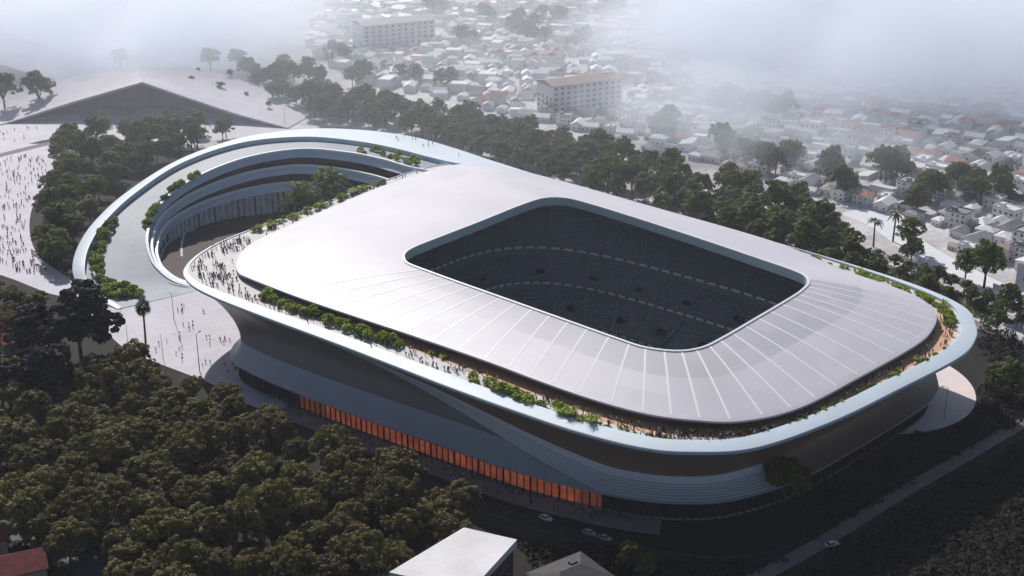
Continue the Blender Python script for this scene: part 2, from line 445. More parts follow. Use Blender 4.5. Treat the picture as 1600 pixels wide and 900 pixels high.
# upper wall: a second skin whose lower edge falls from the rim to the corner apron
def crease(k):
    if k < 3.6: return .10
    if k < 8.4: return .10 + .895 * ((k - 3.6) / 4.8) ** .9
    if k < 24: return .995
    return max(.10, .995 - .9 * (k - 24) / 3)
def push(k):
    if k < 3.6: return .12
    if k < 8.4: return .12 + 1.7 * math.sin(math.pi * (k - 3.6) / 4.8) ** .8
    return .12
SK = [q / 11 * .70 for q in range(12)] + [.70 + .30 * q / 20 for q in range(1, 21)]
mb = MB(); rows = []
for q in SK:
    row = []
    for i in range(NT):
        p = sweep(i, q * crease(st(i))); o_ = push(st(i)) * sm(q * 1.6)
        row.append(uv(p[0] - rim_in[i][0] * o_, p[1] - rim_in[i][1] * o_, p[2] + .03))
    rows.append(row)
row = []; row2 = []
for i in range(NT):
    p = sweep(i, crease(st(i))); o_ = push(st(i)) - .1
    row.append(uv(p[0] - rim_in[i][0] * o_, p[1] - rim_in[i][1] * o_, p[2] - .12)); row2.append(uv(p[0] + rim_in[i][0] * .4, p[1] + rim_in[i][1] * .4, p[2] - .12))
rows += [row, row2]
mb.grid(rows, closed=True, mf=lambda j, k: 0 if j < 12 or j > 30 or st(k) > 11.5 else (1 if (j % 2 or j < 17) else 2))  # lighter apron rows put skylight into the colour; the right side stays dark
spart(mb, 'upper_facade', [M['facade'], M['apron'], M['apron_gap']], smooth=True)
# glazed base
gl = inset(can0, ci, 3.2, 0)
orange = mat('lit_interior', (.30, .10, .05), .6, emit=((.60, .13, .065), .36))
def lit(k): return 3.6 < st(k) < 8.3
mb = MB(); mbl = MB()
for k in range(NT):
    if lit(k):
        a, b = gl[k], gl[(k + 1) % NT]; mb.grid([[uv(a[0], a[1], 5.7), uv(b[0], b[1], 5.7)], [uv(a[0], a[1], a[2] - .5), uv(b[0], b[1], b[2] - .5)]])  # dark strip above the lit panes: the overhang's shadow put into the colour
    a, b = gl[k], gl[(k + 1) % NT]
    tgt = mbl if lit(k) else mb
    zt = (5.7, 5.7) if lit(k) else (a[2] - .5, b[2] - .5)
    dimk = 1 if lit(k) and (st(k) < 4.0 or st(k) > 7.9) else 0
    tgt.grid([[uv(a[0], a[1], -.2), uv(b[0], b[1], -.2)], [uv(a[0], a[1], zt[0]), uv(b[0], b[1], zt[1])]], m=dimk)
spart(mb, 'dark_glazing_and_shade_strip', M['glass_dark'])
dim = mat('dim_interior', (.2, .08, .045), .6, emit=((.50, .12, .06), .14))
nn = orange.node_tree.nodes; ll = orange.node_tree.links; tn = nn.new('ShaderNodeTexNoise'); tn.inputs['Scale'].default_value = .35; tn.inputs['Detail'].default_value = 6
gg = nn.new('ShaderNodeNewGeometry'); ll.new(gg.outputs['Position'], tn.inputs['Vector']); mr = nn.new('ShaderNodeMapRange'); mr.inputs[1].default_value = .3; mr.inputs[2].default_value = .7; mr.inputs[3].default_value = .12; mr.inputs[4].default_value = .38
ll.new(tn.outputs['Fac'], mr.inputs[0]); ll.new(mr.outputs[0], nn['Principled BSDF'].inputs['Emission Strength'])
g = spart(mbl, 'lit_glazing', [orange, dim]); g['label'] = 'orange lit glazing behind dark mullions'
mb = MB()
L = 0.0; prev = None; acc = 0; k = 0
for i in range(NT * 8):
    ii = i / 8; i0 = int(ii) % NT; p = mix(gl[i0], gl[(i0 + 1) % NT], ii - int(ii))
    if prev: acc += math.hypot(p[0] - prev[0], p[1] - prev[1])
    prev = p
    if acc > 2.3 and (st(i0) < 17 or st(i0) > 28):
        acc = 0; k += 1
        q = [p[0] - ci[i0][0] * .25, p[1] - ci[i0][1] * .25]
        mb.box(uv(q[0], q[1], -.1), .2 if k % 4 else .5, .5, p[2] - .7, math.atan2(*(UU * (-ci[i0][1]) + VV * ci[i0][0]).yx))
spart(mb, 'mullions', M['mullion'])
mb = MB()
mb.grid([W3(inset(can0, ci, 3.05, -can0[0][2] + .0 - 0 + 0)) if False else [uv(p[0] - ci[i][0] * .2, p[1] - ci[i][1] * .2, 0.0) for i, p in enumerate(gl)],
         [uv(p[0] - ci[i][0] * .2, p[1] - ci[i][1] * .2, .9) for i, p in enumerate(gl)]], closed=True)
spart(mb, 'base_plinth', M['path'])

# bowl
def bowl_ring(a, b, z, n=120, e=3.2, cx=7, cy_=5):
    out = []
    for k in range(n):
        t = 2 * math.pi * k / n; c, s = math.cos(t), math.sin(t)
        r = (abs(c) ** e + abs(s) ** e) ** (-1 / e)
        out.append([cx + a * r * c, cy_ + b * r * s, z])
    return out
PIT = -6.0
mb = MB(); ring = bowl_ring(54, 32, PIT)
mb.face(W3(ring)[::-1]); mb.v.reverse(); spart(mb, 'pitch', M['grass'])
def tier(name, a0, b0, z0, a1, b1, z1, steps):
    mb = MB(); rows = []
    for s in range(steps + 1):
        t = s / steps; zz = z0 + (z1 - z0) * t ** 1.12
        ring = bowl_ring(a0 + (a1 - a0) * t, b0 + (b1 - b0) * t, zz)
        rows.append(W3(ring))
        if s < steps: rows.append(W3([[p[0], p[1], z0 + (z1 - z0) * ((s + 1) / steps) ** 1.12] for p in ring]))
    mb.grid(rows, closed=True)
    return spart(mb, name, M['seat'])
mb = MB()
mb.grid([W3(bowl_ring(54, 32, PIT)), W3(bowl_ring(56, 33.5, PIT)), W3(bowl_ring(56, 33.5, -4.2))], closed=True); spart(mb, 'pitch_wall', M['concrete'])
tier('lower_tier', 56, 33.5, -4.2, 73, 48, 4.5, 14)
tier('middle_tier', 71, 46.5, 6.2, 86, 60, 15, 16)
tier('upper_tier', 84, 58.5, 17, 96, 71, 29.5, 20)
for nm, a, b, z0, z1, ao in (('tier_front', 71, 46.5, 3.4, 7.0, 73), ('tier_front', 84, 58.5, 13.8, 17.8, 86)):
    mb = MB(); mb.grid([W3(bowl_ring(a + 2, b + 2, z0)), W3(bowl_ring(a - .3, b - .3, z0)), W3(bowl_ring(a - .3, b - .3, z1)), W3(bowl_ring(a, b, z1))], closed=True)
    o = spart(mb, nm, M['concrete'])
    rg = bowl_ring(a - .42, b - .42, z1 - 1.3, n=288)
    for k in range(0, 288, 3):
        mb = MB(); mb.grid([[uv(rg[(k + j) % 288][0], rg[(k + j) % 288][1], z1 - dz) for j in (0, 1, 2)] for dz in (1.15, .1)])
        w = mb.build('white_panel', M['seatband']); w.parent = o
rg = bowl_ring(55.8, 33.3, -5, n=240)
for k in range(0, 240, 3):
    mb = MB(); mb.grid([[uv(rg[(k + j) % 240][0], rg[(k + j) % 240][1], z) for j in (0, 1, 2)] for z in (-5.2, -4.3)])
    spart(mb, 'pitch_board', M['seatband'])
mb = MB(); mb.grid([W3(bowl_ring(96, 71, 29.5)), W3(bowl_ring(96.1, 71.1, 33))], closed=True); spart(mb, 'bowl_back_wall', M['soffit'])
# vomitories: framed dark openings in the tiers
def vomitory(a, b, z, ang):
    e = 3.2; c, s = math.cos(ang), math.sin(ang); r = (abs(c) ** e + abs(s) ** e) ** (-1 / e)
    p = [7 + a * r * c, 5 + b * r * s]
    tx = abs(c) ** (e - 1) * (1 if c > 0 else -1) / a; ty = abs(s) ** (e - 1) * (1 if s > 0 else -1) / b
    n = Vector((tx, ty)); n.normalize(); w = UU * n.x + VV * n.y; rz = math.atan2(w.y, w.x)
    mb = MB(); o3 = uv(p[0], p[1], z)
    for sy in (-1, 1): mb.box(o3 + Vector((-math.sin(rz), math.cos(rz), 0)) * sy * 1.9, 4.4, .3, 2.1, rz, 1)
    mb.box(o3, 4.2, 3.5, 1.5, rz, 0)
    return spart(mb, 'vomitory', [M['dark'], M['concrete']])
for ang in (20, 45, 62, 78, 95, 112, 128, 145, 165): vomitory(77, 52, 8.3, rad(ang))
for ang in (28, 55, 75, 92, 110, 130, 155): vomitory(63, 39.6, -1.6, rad(ang))
# aisles down the tiers: pale stair strips
for t0 in range(0, 120, 4):
    for (a0, b0, z0, a1, b1, z1) in ((56, 33.5, -4.2, 73, 48, 4.5), (71, 46.5, 6.2, 86, 60, 15), (84, 58.5, 17, 96, 71, 29.5)):
        A = bowl_ring(a0, b0, z0 + .75)[t0]; B = bowl_ring(a1, b1, z1 + .4)[t0]
        d = Vector((B[0] - A[0], B[1] - A[1])).normalized(); nx, ny = -d.y * .55, d.x * .55
        rows = [[], []]; mb = MB()
        for s in range(9):
            t = s / 8; p = mix(A, B, t); z = z0 + (z1 - z0) * t ** 1.12 + .75
            rows[0].append(uv(p[0] - nx, p[1] - ny, z)); rows[1].append(uv(p[0] + nx, p[1] + ny, z))
        mb.grid(rows); spart(mb, 'aisle_stair', M['concrete'])

# ------------------------------------------------------------------ spiral ramp building beside the stadium
RO = [(113,101.5,30),(150,106.5,30),(183,112,30),(212,113.5,30),(241,105.5,30),(264,88,30),(282,59,28),(284.6,21,24),(275,-16.6,18),(260,-45,13.5),(245,-64,9.5),(231,-75.8,6.2),(220,-80.8,3.5),(205,-82.5,1.4),(190,-83,.35)]
BW = [6, 16, 24, 27, 25, 19, 13, 9, 6.5, 5.2, 4.4, 3.8, 3, 2.2, 1.5]
RI = [(148,72,30.4),(155,72,30.4),(170,70.5,30.2),(190,72,30),(212,70,29.8),(238,61,28.8),(254,38,26),(256.5,8,21.5),(248,-18,16),(231,-37,11),(216,-46.5,6.5),(205,-49.5,3.6),(196,-49.5,1.6),(188,-46.5,.5),(180,-41,.12)]
NR = 8
ro = crom([(*p, w) for p, w in zip(RO, BW)], NR, closed=False); ri = crom(RI, NR, closed=False)
ramp = empty('spiral_ramp_building', tuple(uv(215, 10, 0)))
tag(ramp, 'pale blue-grey curved ramp building looping around a sunken courtyard beside the stadium', 'ramp building')
def rpart(mb, name, mats, **k): return world_part(ramp, mb, name, mats, **k)
def rin(i, d, dz):
    p = ro[i]; q = ri[i]; l = math.hypot(q[0] - p[0], q[1] - p[1])
    return [p[0] + (q[0] - p[0]) * d / l, p[1] + (q[1] - p[1]) * d / l, p[2] + dz]
NRP = len(ro)
mb = MB(); rows = [[], [], [], [], [], [], []]
for i in range(NRP):
    k = min(1, ro[i][2] / 6.0)
    rows[0].append(uv(ro[i][0], ro[i][1], -.3))
    rows[1].append(uv(*rin(i, -1.2 * k, -2.0 * k)))
    rows[2].append(uv(*rin(i, -1.2 * k, -.15 * k)))
    rows[3].append(uv(*rin(i, 0, .25 * k)))
    rows[4].append(uv(*rin(i, ro[i][3], 1.2 * k + .1)))
    rows[5].append(uv(*rin(i, ro[i][3] + .4, 1.2 * k + .1)))
    rows[6].append(uv(*rin(i, ro[i][3] + .45, -1.2)))
mb.grid(rows)
rpart(mb, 'outer_band', M['rim'], smooth=True)
mb = MB(); rows = []
for s in (0, .15, .35, .55, .75, 1):
    row = []
    for i in range(NRP):
        a = rin(i, ro[i][3] + .4, -.9 * min(1, ro[i][2] / 6)); b = ri[i]; row.append(uv(*mix(a, b, s)))
    rows.append(row)
mb.grid(rows); rpart(mb, 'ramp_deck', M['deck'], smooth=True)
# inner lips: three stepped levels, each reaching further into the court
VC = (205, 8)
def lip_pt(i, k, d=0.0, dz=0.0):
    p = ri[i]; dx, dy = VC[0] - p[0], VC[1] - p[1]; l = math.hypot(dx, dy)
    far = sm((p[1] + 30) / 90)                               # wider steps on the far side
    q = (1.9 + 4.2 * far) * k + d
    zf = (1, .765, .52)[k]
    return [p[0] + dx / l * q, p[1] + dy / l * q, p[2] * zf + dz]
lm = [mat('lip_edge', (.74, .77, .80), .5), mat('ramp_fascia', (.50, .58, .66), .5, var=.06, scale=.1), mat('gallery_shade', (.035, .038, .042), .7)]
for k in range(3):
    mb = MB(); I = range(NRP)
    def zz(i, d): return d * min(1, ri[i][2] / 14)
    rows = [[uv(*lip_pt(i, k, -1.3, .02)) for i in I], [uv(*lip_pt(i, k, -1.2, zz(i, 1.0) + .05)) for i in I], [uv(*lip_pt(i, k, 0, zz(i, 1.0) + .05)) for i in I], [uv(*lip_pt(i, k, .1, zz(i, .1))) for i in I]]
    mb.grid(rows, m=0)
    def fw(i): return .35 + 2.3 * sm((ri[i][1] + 30) / 90)
    rows = [[uv(*lip_pt(i, k, .1, zz(i, .1))) for i in I], [uv(*lip_pt(i, k, fw(i) * .35, zz(i, -1.6))) for i in I], [uv(*lip_pt(i, k, fw(i), zz(i, -2.9))) for i in I]]
    mb.grid(rows, m=1)
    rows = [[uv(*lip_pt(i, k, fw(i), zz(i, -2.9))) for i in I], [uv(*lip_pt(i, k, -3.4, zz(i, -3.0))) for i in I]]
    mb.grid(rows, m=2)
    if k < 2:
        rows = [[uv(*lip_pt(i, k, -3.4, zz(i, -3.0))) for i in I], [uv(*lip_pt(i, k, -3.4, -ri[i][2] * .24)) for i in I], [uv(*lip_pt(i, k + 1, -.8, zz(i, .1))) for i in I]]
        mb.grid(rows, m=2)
    rpart(mb, 'gallery_level', lm, smooth=False)
# curtain wall under the third level, with fins
glass = mat('court_glass', (.80, .84, .88), .3, var=.3, scale=.25, spec=.6)
mb = MB(); I = [i for i in range(NRP) if ri[i][2] > 6.2]
mb.grid([[uv(*lip_pt(i, 2, -1.0)[:2], -.2) for i in I], [uv(*lip_pt(i, 2, -1.0, -2.0)) for i in I]])
rpart(mb, 'court_glazing', glass)
for i in I[:-1]:
    p = lip_pt(i, 2, -.4, -2.5)
    mb = MB(); mb.box(uv(p[0], p[1], 0), R.choice((.22, .22, .6)), .3, max(.5, p[2]), R.random()); rpart(mb, 'court_fin', M['mullion'])

# ------------------------------------------------------------------ setting: ground sheets
def sheet(name, pts, m, z, kind='structure'):
    mb = MB(); mb.face([(p[0], p[1], z) for p in pts]); o = mb.build(name, m)
    me = o.data
    if me.polygons[0].normal.z < 0: me.flip_normals()
    if kind: o['kind'] = kind
    return o
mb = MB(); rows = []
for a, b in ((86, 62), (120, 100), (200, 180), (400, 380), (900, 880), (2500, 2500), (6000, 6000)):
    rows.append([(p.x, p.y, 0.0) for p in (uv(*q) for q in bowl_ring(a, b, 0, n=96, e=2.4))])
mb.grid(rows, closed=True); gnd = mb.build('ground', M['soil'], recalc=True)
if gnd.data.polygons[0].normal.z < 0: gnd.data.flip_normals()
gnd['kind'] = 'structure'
def smooth_poly(px, z=0, n=6): return [(p[0], p[1]) for p in crom([tuple(at(x, y, z))[:2] for x, y in px], n)]
# city ground beyond the tree belt
sheet('city_ground', [(p.x, p.y) for p in (uv(-160, 128), uv(-60, 128), uv(60, 134), uv(200, 150), uv(300, 120), uv(420, 60), uv(1600, 60), uv(1600, 2600), uv(-1500, 2600), uv(-1500, 128))], M['city'], .05)
# plaza west of the ramp, plaza in front of it, upper plaza
sheet('plaza', smooth_poly([(-120, 235), (40, 225), (110, 235), (62, 300), (46, 350), (60, 400), (112, 440), (90, 462), (-20, 425), (-160, 420)]), M['plaza'], .10)
sheet('plaza', smooth_poly([(120, 452), (165, 380), (230, 345), (330, 360), (420, 330), (470, 400), (440, 520), (455, 620), (410, 640), (330, 600), (240, 565), (195, 545), (150, 500)]), M['plaza'], .09)
sheet('plaza', smooth_poly([(-80, 200), (60, 188), (200, 180), (340, 182), (420, 192), (520, 202), (420, 215), (250, 222), (100, 215), (0, 238), (-90, 262)]), M['plaza'], .11)
# court floor inside the loop
sheet('court_paving', [tuple(uv(*lip_pt(i, 2, 1.0)[:2]).xy) for i in range(2, NRP)] + [tuple(uv(150, -30).xy), tuple(uv(140, 40).xy)], mat('court_paving', (.06, .047, .043), .8, var=.25, scale=.2), .13)
mb = MB(); pts = crom([tuple(at(*p, .2)) for p in ((430, 318), (350, 328), (300, 348), (284, 372), (282, 400))], 8, closed=False)
mb.grid([[(p[0], p[1], .2) for p in pts], [(p[0] + 1.2, p[1] - .5, .2) for p in pts]]); o = mb.build('court_path', M['plaza']); o['kind'] = 'structure'
# round plaza by the far right corner
sheet('round_plaza', [tuple(uv(-79 + 39.5 * math.cos(t), 51 + 39.5 * math.sin(t)).xy) for t in [2 * math.pi * k / 72 for k in range(72)]], mat('pink_paving', (.74, .65, .64), .7, var=.08, scale=.2), .16)
# forecourt strip and roads
def strip(name, line, w, m, z, kind='structure'):
    pts = crom([tuple(p) for p in line], 8, closed=False); a = []; b = []
    for i, p in enumerate(pts):
        q0 = pts[max(0, i - 1)]; q1 = pts[min(len(pts) - 1, i + 1)]
        d = Vector((q1[0] - q0[0], q1[1] - q0[1])).normalized()
        a.append((p[0] - d.y * w / 2, p[1] + d.x * w / 2, z)); b.append((p[0] + d.y * w / 2, p[1] - d.x * w / 2, z))
    mb = MB(); mb.grid([a, b]); o = mb.build(name, m)
    if o.data.polygons[0].normal.z < 0: o.data.flip_normals()
    if kind: o['kind'] = kind
    return o
fc = [uv(can0[i][0] - ci[i][0] * 1.0, can0[i][1] - ci[i][1] * 1.0) for i in range(2 * NS, 10 * NS, 4)]
strip('forecourt_paving', fc, 9, mat('forecourt', (.20, .18, .17), .8, var=.2, scale=.2), .06)
strip('front_road', [uv(40, -111), uv(0, -108), uv(-40, -104), uv(-70, -98), uv(-100, -86), uv(-118, -60), uv(-128, 0)], 11, M['asphalt'], .03)
strip('road_line', [uv(40, -111), uv(0, -108), uv(-40, -104), uv(-70, -98), uv(-100, -86), uv(-118, -60), uv(-128, 0)], .16, mat('worn_line', (.14, .14, .14), .8), .034)
strip('right_path', [at(1700, 610), at(1600, 660), at(1500, 718), at(1400, 775), at(1280, 850), at(1150, 920)], 5, M['path'], .045)
strip('rear_road', [at(1700, 600), at(1600, 556), at(1530, 528), at(1400, 462), at(1250, 395), at(1100, 340)], 9, M['asphalt'], .06)
strip('rear_path', [at(1720, 585), at(1600, 538), at(1540, 513), at(1400, 445), at(1250, 380)], 5, M['path'], .065)
strip('side_road', [at(-60, 800), at(40, 830), at(120, 868), at(190, 930)], 11, mat('worn_asphalt', (.09, .095, .10), .8, var=.2, scale=.3), .03)
strip('west_road', [at(-80, 262), at(0, 243), at(90, 222), at(180, 212)], 7, mat('old_asphalt', (.12, .12, .12), .8), .13)
for line in ([(480, 12), (640, -8)], [(500, 90), (700, 60), (860, 40), (960, 75)], [(850, 60), (960, 95), (1100, 150)], [(600, 140), (760, 120), (960, 230), (1130, 290), (1320, 330)], [(1080, 240), (1260, 330)], [(950, 130), (1200, 190), (1500, 300)]):
    strip('city_street', [at(*p) for p in line], 9, mat('pale_street', (.42, .41, .41), .85, var=.1, scale=.1), .07)
strip('city_street', [at(1330, 330), at(1380, 350), at(1440, 392), at(1530, 440), at(1620, 480)], 16, mat('white_yard', (.70, .72, .76), .8, var=.06, scale=.1), .08)

# ------------------------------------------------------------------ pavilions with folded roofs (upper left)
def folded_roof(name, label, front, back, apex_under, m=M['plaza']):
    """front / back: lists of world points (edge at the front, edge at the back) with heights; the roof bulges between."""
    root = empty(name, tuple(sum((Vector(p) for p in front), Vector()) / len(front) * 1.0)); root.location.z = 0
    tag(root, label, 'pavilion')
    fr = [tuple(p) for p in front]; bk = [tuple(p) for p in back]
    mb = MB(); rows = []
    for s in range(9):
        t = s / 8; rows.append([mix(a, b, t) for a, b in zip(fr, bk)])
    mb.grid(rows)
    mb.grid([[(p[0], p[1], p[2]) for p in fr], [(p[0], p[1] + .1, max(-.2, p[2] - 1.5)) for p in fr]])
    mb.grid([[(p[0], p[1] + .1, max(-.2, p[2] - 1.5)) for p in fr], [(p[0] * 1.02, p[1] + 30, max(-.3, p[2] - 1.8)) for p in fr]])
    world_part(root, mb, 'roof', m, smooth=False)
    mb = MB(); mb.grid([[(p[0] * 1.02, p[1] + 26, -.3) for p in fr], [(p[0] * 1.02, p[1] + 26, max(-.25, p[2] - 1.7)) for p in fr]])
    world_part(root, mb, 'recessed_wall', mat('recess_wall', (.17, .165, .165), .8, var=.2, scale=.2))
    return root
folded_roof('folded_pavilion', 'white folded roof pavilion rising to a blunt peak over a dark recess of trees', 
            [at(-60, 208, .4), at(10, 192, .8), at(110, 160, 11), at(222, 128, 22), at(300, 155, 13), at(370, 178, 6), at(450, 200, .6)],
            [at(-90, 165, .4), at(0, 150, 3), at(90, 122, 12), at(215, 104, 20), at(330, 110, 13), at(420, 140, 5), at(500, 172, .4)], 0)
folded_roof('folded_pavilion', 'farther hazy folded roof sloping down to the right behind the peaked pavilion',
            [at(-160, 80, 20), at(-60, 72, 22), at(0, 100, 13), at(60, 118, 7), at(110, 128, 2), at(150, 130, .4)],
            [at(-160, 20, 20), at(-60, 20, 26), at(0, 48, 20), at(60, 66, 13), at(110, 84, 7), at(165, 105, .5)], 0)

# ------------------------------------------------------------------ trees
def leaf_quad(mb, c, n, s, rng, m=0):
    n = n.normalized(); a = n.orthogonal().normalized(); b = n.cross(a); t = rng.random() * 6.283
    x = a * math.cos(t) + b * math.sin(t); y = n.cross(x)
    w = s * rng.uniform(.7, 1.3); h = s * rng.uniform(.5, .9)
    mb.face([c - x * w, c - y * h + n * .12 * s, c + x * w, c + y * h - n * .1 * s], m)
def rvec(rng):
    z = rng.uniform(-1, 1); t = rng.random() * 6.283; r = math.sqrt(1 - z * z); return Vector((r * math.cos(t), r * math.sin(t), z))
def crown(rng, rx, rz, zc, nclump, cr, nleaf, ls, lobes=7):
    """clumps of leaves on uneven lobes."""
    mb = MB(); L = []
    for k in range(lobes):
        t = 6.283 * k / lobes + rng.uniform(-.4, .4); q = rng.uniform(.35, .66) * rx
        L.append((Vector((q * math.cos(t), q * math.sin(t), zc + rng.uniform(-.5, .3) * rz)), rx * rng.uniform(.34, .5)))
    for k in range(3):
        L.append((Vector((rng.uniform(-.35, .35) * rx, rng.uniform(-.35, .35) * rx, zc + rz * rng.uniform(.4, .6))), rx * rng.uniform(.36, .46)))
    for k in range(nclump):
        c, r = L[k % len(L)]; d = rvec(rng)
        if d.z < -.35: d.z *= -.6
        d.normalize()
        cc = c + Vector((d.x * r, d.y * r, d.z * r)) * rng.uniform(.78, 1.06)
        k_r = cr * rng.uniform(.55, 1.2)
        for j in range(nleaf):
            e = rvec(rng)
            if e.z < -.4: e.z = -e.z
            p = cc + Vector((e.x, e.y, e.z * .85)) * k_r * rng.uniform(.75, 1.02)
            leaf_quad(mb, p, e + rvec(rng) * .4 + Vector((0, 0, .2)), ls, rng)
    return mb
def broad_tree(name, seed, H, rx, leaf, nclump=130, nleaf=34, ls=.42, cr=1.25, lobes=7):
    rng = random.Random(seed); root = empty(name, (0, 0, -50)); rz = (H * .8) / 2; zc = H - rz * .95
    crown(rng, rx, rz, zc, nclump, cr, nleaf, ls, lobes).build('crown', leaf, root)
    mb = MB(); z1 = H * .34; r = .03 * H
    mb.tube((0, 0, -.3), (0, 0, z1), r, r * .65, 8)
    for k in range(6):
        t = 6.283 * k / 6 + rng.uniform(-.3, .3); q = rx * rng.uniform(.4, .65)
        a = Vector((0, 0, z1 * rng.uniform(.75, 1))); b = Vector((q * math.cos(t) * .55, q * math.sin(t) * .55, zc - rz * .15)); c = Vector((q * math.cos(t), q * math.sin(t), zc + rz * .25))
        mb.tube(a, b, r * .5, r * .3, 6); mb.tube(b, c, r * .3, r * .1, 6)
    mb.build('trunk', M['trunk'], root, smooth=True)
    return root
def palm(name, seed, H, n=26, fl=2.8, droop=1.0, fan=False):
    rng = random.Random(seed); root = empty(name, (0, 0, -50))
    mb = MB(); N = 8; pts = [Vector((math.sin(k / N * 1.3) * H * .03, 0, H * k / N - (.3 if k == 0 else 0))) for k in range(N + 1)]
    for k in range(N): mb.tube(pts[k], pts[k + 1], .46 - .016 * k, .46 - .016 * (k + 1), 8)
    mb.build('trunk', M['trunk'], root, smooth=True)
    mb = MB(); top = pts[-1]
    if fan:                                   # dense round head of fan leaves with a skirt of dead ones below
        for k in range(240):
            e = rvec(rng)
            if e.z < -.75: e.z = -.3
            e.normalize(); c = top + Vector((0, 0, .4)) + Vector((e.x * 2.3, e.y * 2.3, e.z * 3.0)) * rng.uniform(.45, 1)
            side = e.orthogonal().normalized(); up = e.cross(side)
            for j in range(-3, 4):
                t = j * .33; d = (e * math.cos(t) + side * math.sin(t)).normalized()
                w = up * .09; mb.face([c - w, c + d * 1.3 - w * .2 + Vector((0, 0, -.2)), c + d * 1.3 + w * .2 + Vector((0, 0, -.15)), c + w])
        for k in range(70):
            t = rng.random() * 6.283; z = -rng.uniform(1.0, 3.6); r = 1.35 + z * .22
            p = top + Vector((math.cos(t) * r * .3, math.sin(t) * r * .3, z + .9)); q = top + Vector((math.cos(t) * max(.5, r), math.sin(t) * max(.5, r), z))
            s = Vector((-math.sin(t), math.cos(t), 0)) * .25; mb.face([p - s, q - s * .4, q + s * .4, p + s])
    else:
        for k in range(n):
            t = 6.283 * k / n + rng.uniform(-.2, .2); el = rng.uniform(-.2, 1.1); d = Vector((math.cos(t), math.sin(t), 0)); s = Vector((-d.y, d.x, 0)); pr = []
            for j in range(7):
                q = j / 6; p = top + d * fl * q * math.cos(el * (1 - q * .5)) + Vector((0, 0, fl * (math.sin(el) * q - droop * .8 * q * q)))
                pr.append((p, .1 + .42 * math.sin(math.pi * min(1, q * .9 + .08))))
            for sg in (-1, 1):
                mb.grid([[p for p, w in pr], [p + s * sg * w - Vector((0, 0, .45 * w)) for p, w in pr]])
    mb.build('crown', M['leaf_palm'], root)
    return root
def put(protos, pts, rng, label, cat, group, s0=.8, s1=1.15, z=0.0):
    """copies of random prototypes; label and group may be lists, one per prototype."""
    for x, y in pts:
        k = rng.randrange(len(protos)); s = rng.uniform(s0, s1)
        lb = label[k] if isinstance(label, list) else label; gp = group[k] if isinstance(group, list) else group
        spawn(protos[k], (x, y, z), rng.random() * 6.283, s, lb, cat, gp, sz=s * rng.uniform(.85, 1.15))

wood = [broad_tree('broadleaf_tree', 20 + k, H, rx, M['leaf_dark'], 150, 36, .40, 1.15, lobes) for k, (H, rx, lobes) in enumerate(((13, 6.8, 8), (12, 6.0, 6), (15, 7.3, 9), (11, 6.4, 7)))]
area = [(-40, 600), (60, 590), (180, 575), (215, 560), (290, 592), (370, 607), (425, 648), (470, 690), (520, 705), (590, 720), (650, 745), (720, 785), (725, 815), (640, 850), (600, 900), (560, 1010), (300, 1010), (200, 925), (170, 890), (110, 850), (0, 815), (-60, 800)]
put(wood, scatter(area, 8, 126, 8.6, R), R,
    ['wide many-lobed dark tree in the foreground wood below the stadium', 'small dense dark tree in the foreground wood below the stadium', 'tallest kind of dark spreading tree in the foreground wood below the stadium', 'low rounded dark tree in the foreground wood below the stadium'], 'tree',
    ['wide many-lobed trees of the foreground wood', 'small dense trees of the foreground wood', 'tallest spreading trees of the foreground wood', 'low rounded trees of the foreground wood'], .75, 1.3)
# large trees beside the front plaza, their shade put into the near-black leaf colour
big = broad_tree('broadleaf_tree', 41, 27, 13.5, M['leaf_shaded'], 300, 60, .75, 1.7, 11)
for (px, py, z, s, lb) in ((122, 520, 13, 1.12, 'huge near-black tree towering beside the fan palm plaza'), (62, 520, 12, .85, 'near-black tree left of the huge one by the plaza'), (150, 590, 8, .62, 'near-black tree at the foot of the huge one, next to the plaza edge'), (70, 595, 9, .8, 'near-black tree in deep shade above the foreground wood'), (0, 600, 10, .6, 'near-black tree at the left edge above the red roofs')):
    p = at(px, py, z); spawn(big, (p.x, p.y, 0), R.random() * 6, s, lb, 'tree')
put(wood, scatter([(-40, 455), (30, 452), (70, 470), (40, 520), (0, 540), (-40, 540)], 5, 12, 7.5, R), R, ['wide dark tree below the west plaza at the left edge', 'small dark tree below the west plaza at the left edge', 'tall dark tree below the west plaza at the left edge', 'low dark tree below the west plaza at the left edge'], 'tree', ['wide dark trees below the west plaza', 'small dark trees below the west plaza', 'tall dark trees below the west plaza', 'low dark trees below the west plaza'], .7, .95)
# trees between the plaza and the ramp
west = [broad_tree('broadleaf_tree', 60 + k, H, rx, M['leaf_mid'], 110, 32, .5, 1.35, 7) for k, (H, rx) in enumerate(((15, 7.0), (13, 6.0), (17, 7.4)))]
area = [(70, 255), (110, 215), (170, 195), (240, 205), (300, 195), (350, 200), (330, 215), (265, 240), (200, 275), (150, 315), (118, 350), (105, 395), (110, 425), (75, 400), (55, 340), (58, 295)]
wl_ = ['broad hazy green tree in the grove hugging the curved ramp', 'slim hazy green tree in the grove hugging the curved ramp', 'tallest kind of green tree in the grove hugging the curved ramp']
put(west, scatter(area, 7, 60, 7.4, R), R, wl_, 'tree', ['broad trees of the grove by the ramp', 'slim trees of the grove by the ramp', 'tall trees of the grove by the ramp'], .75, 1.1)
for px, py, s in ((308, 190, 1.0), (352, 195, .85)):
    p = at(px, py, 8); spawn(west[0], (p.x, p.y, 0), 1, s, 'broad tree standing alone above the ramp edge, ' + ('taller of a pair' if s == 1 else 'smaller of a pair'), 'tree')
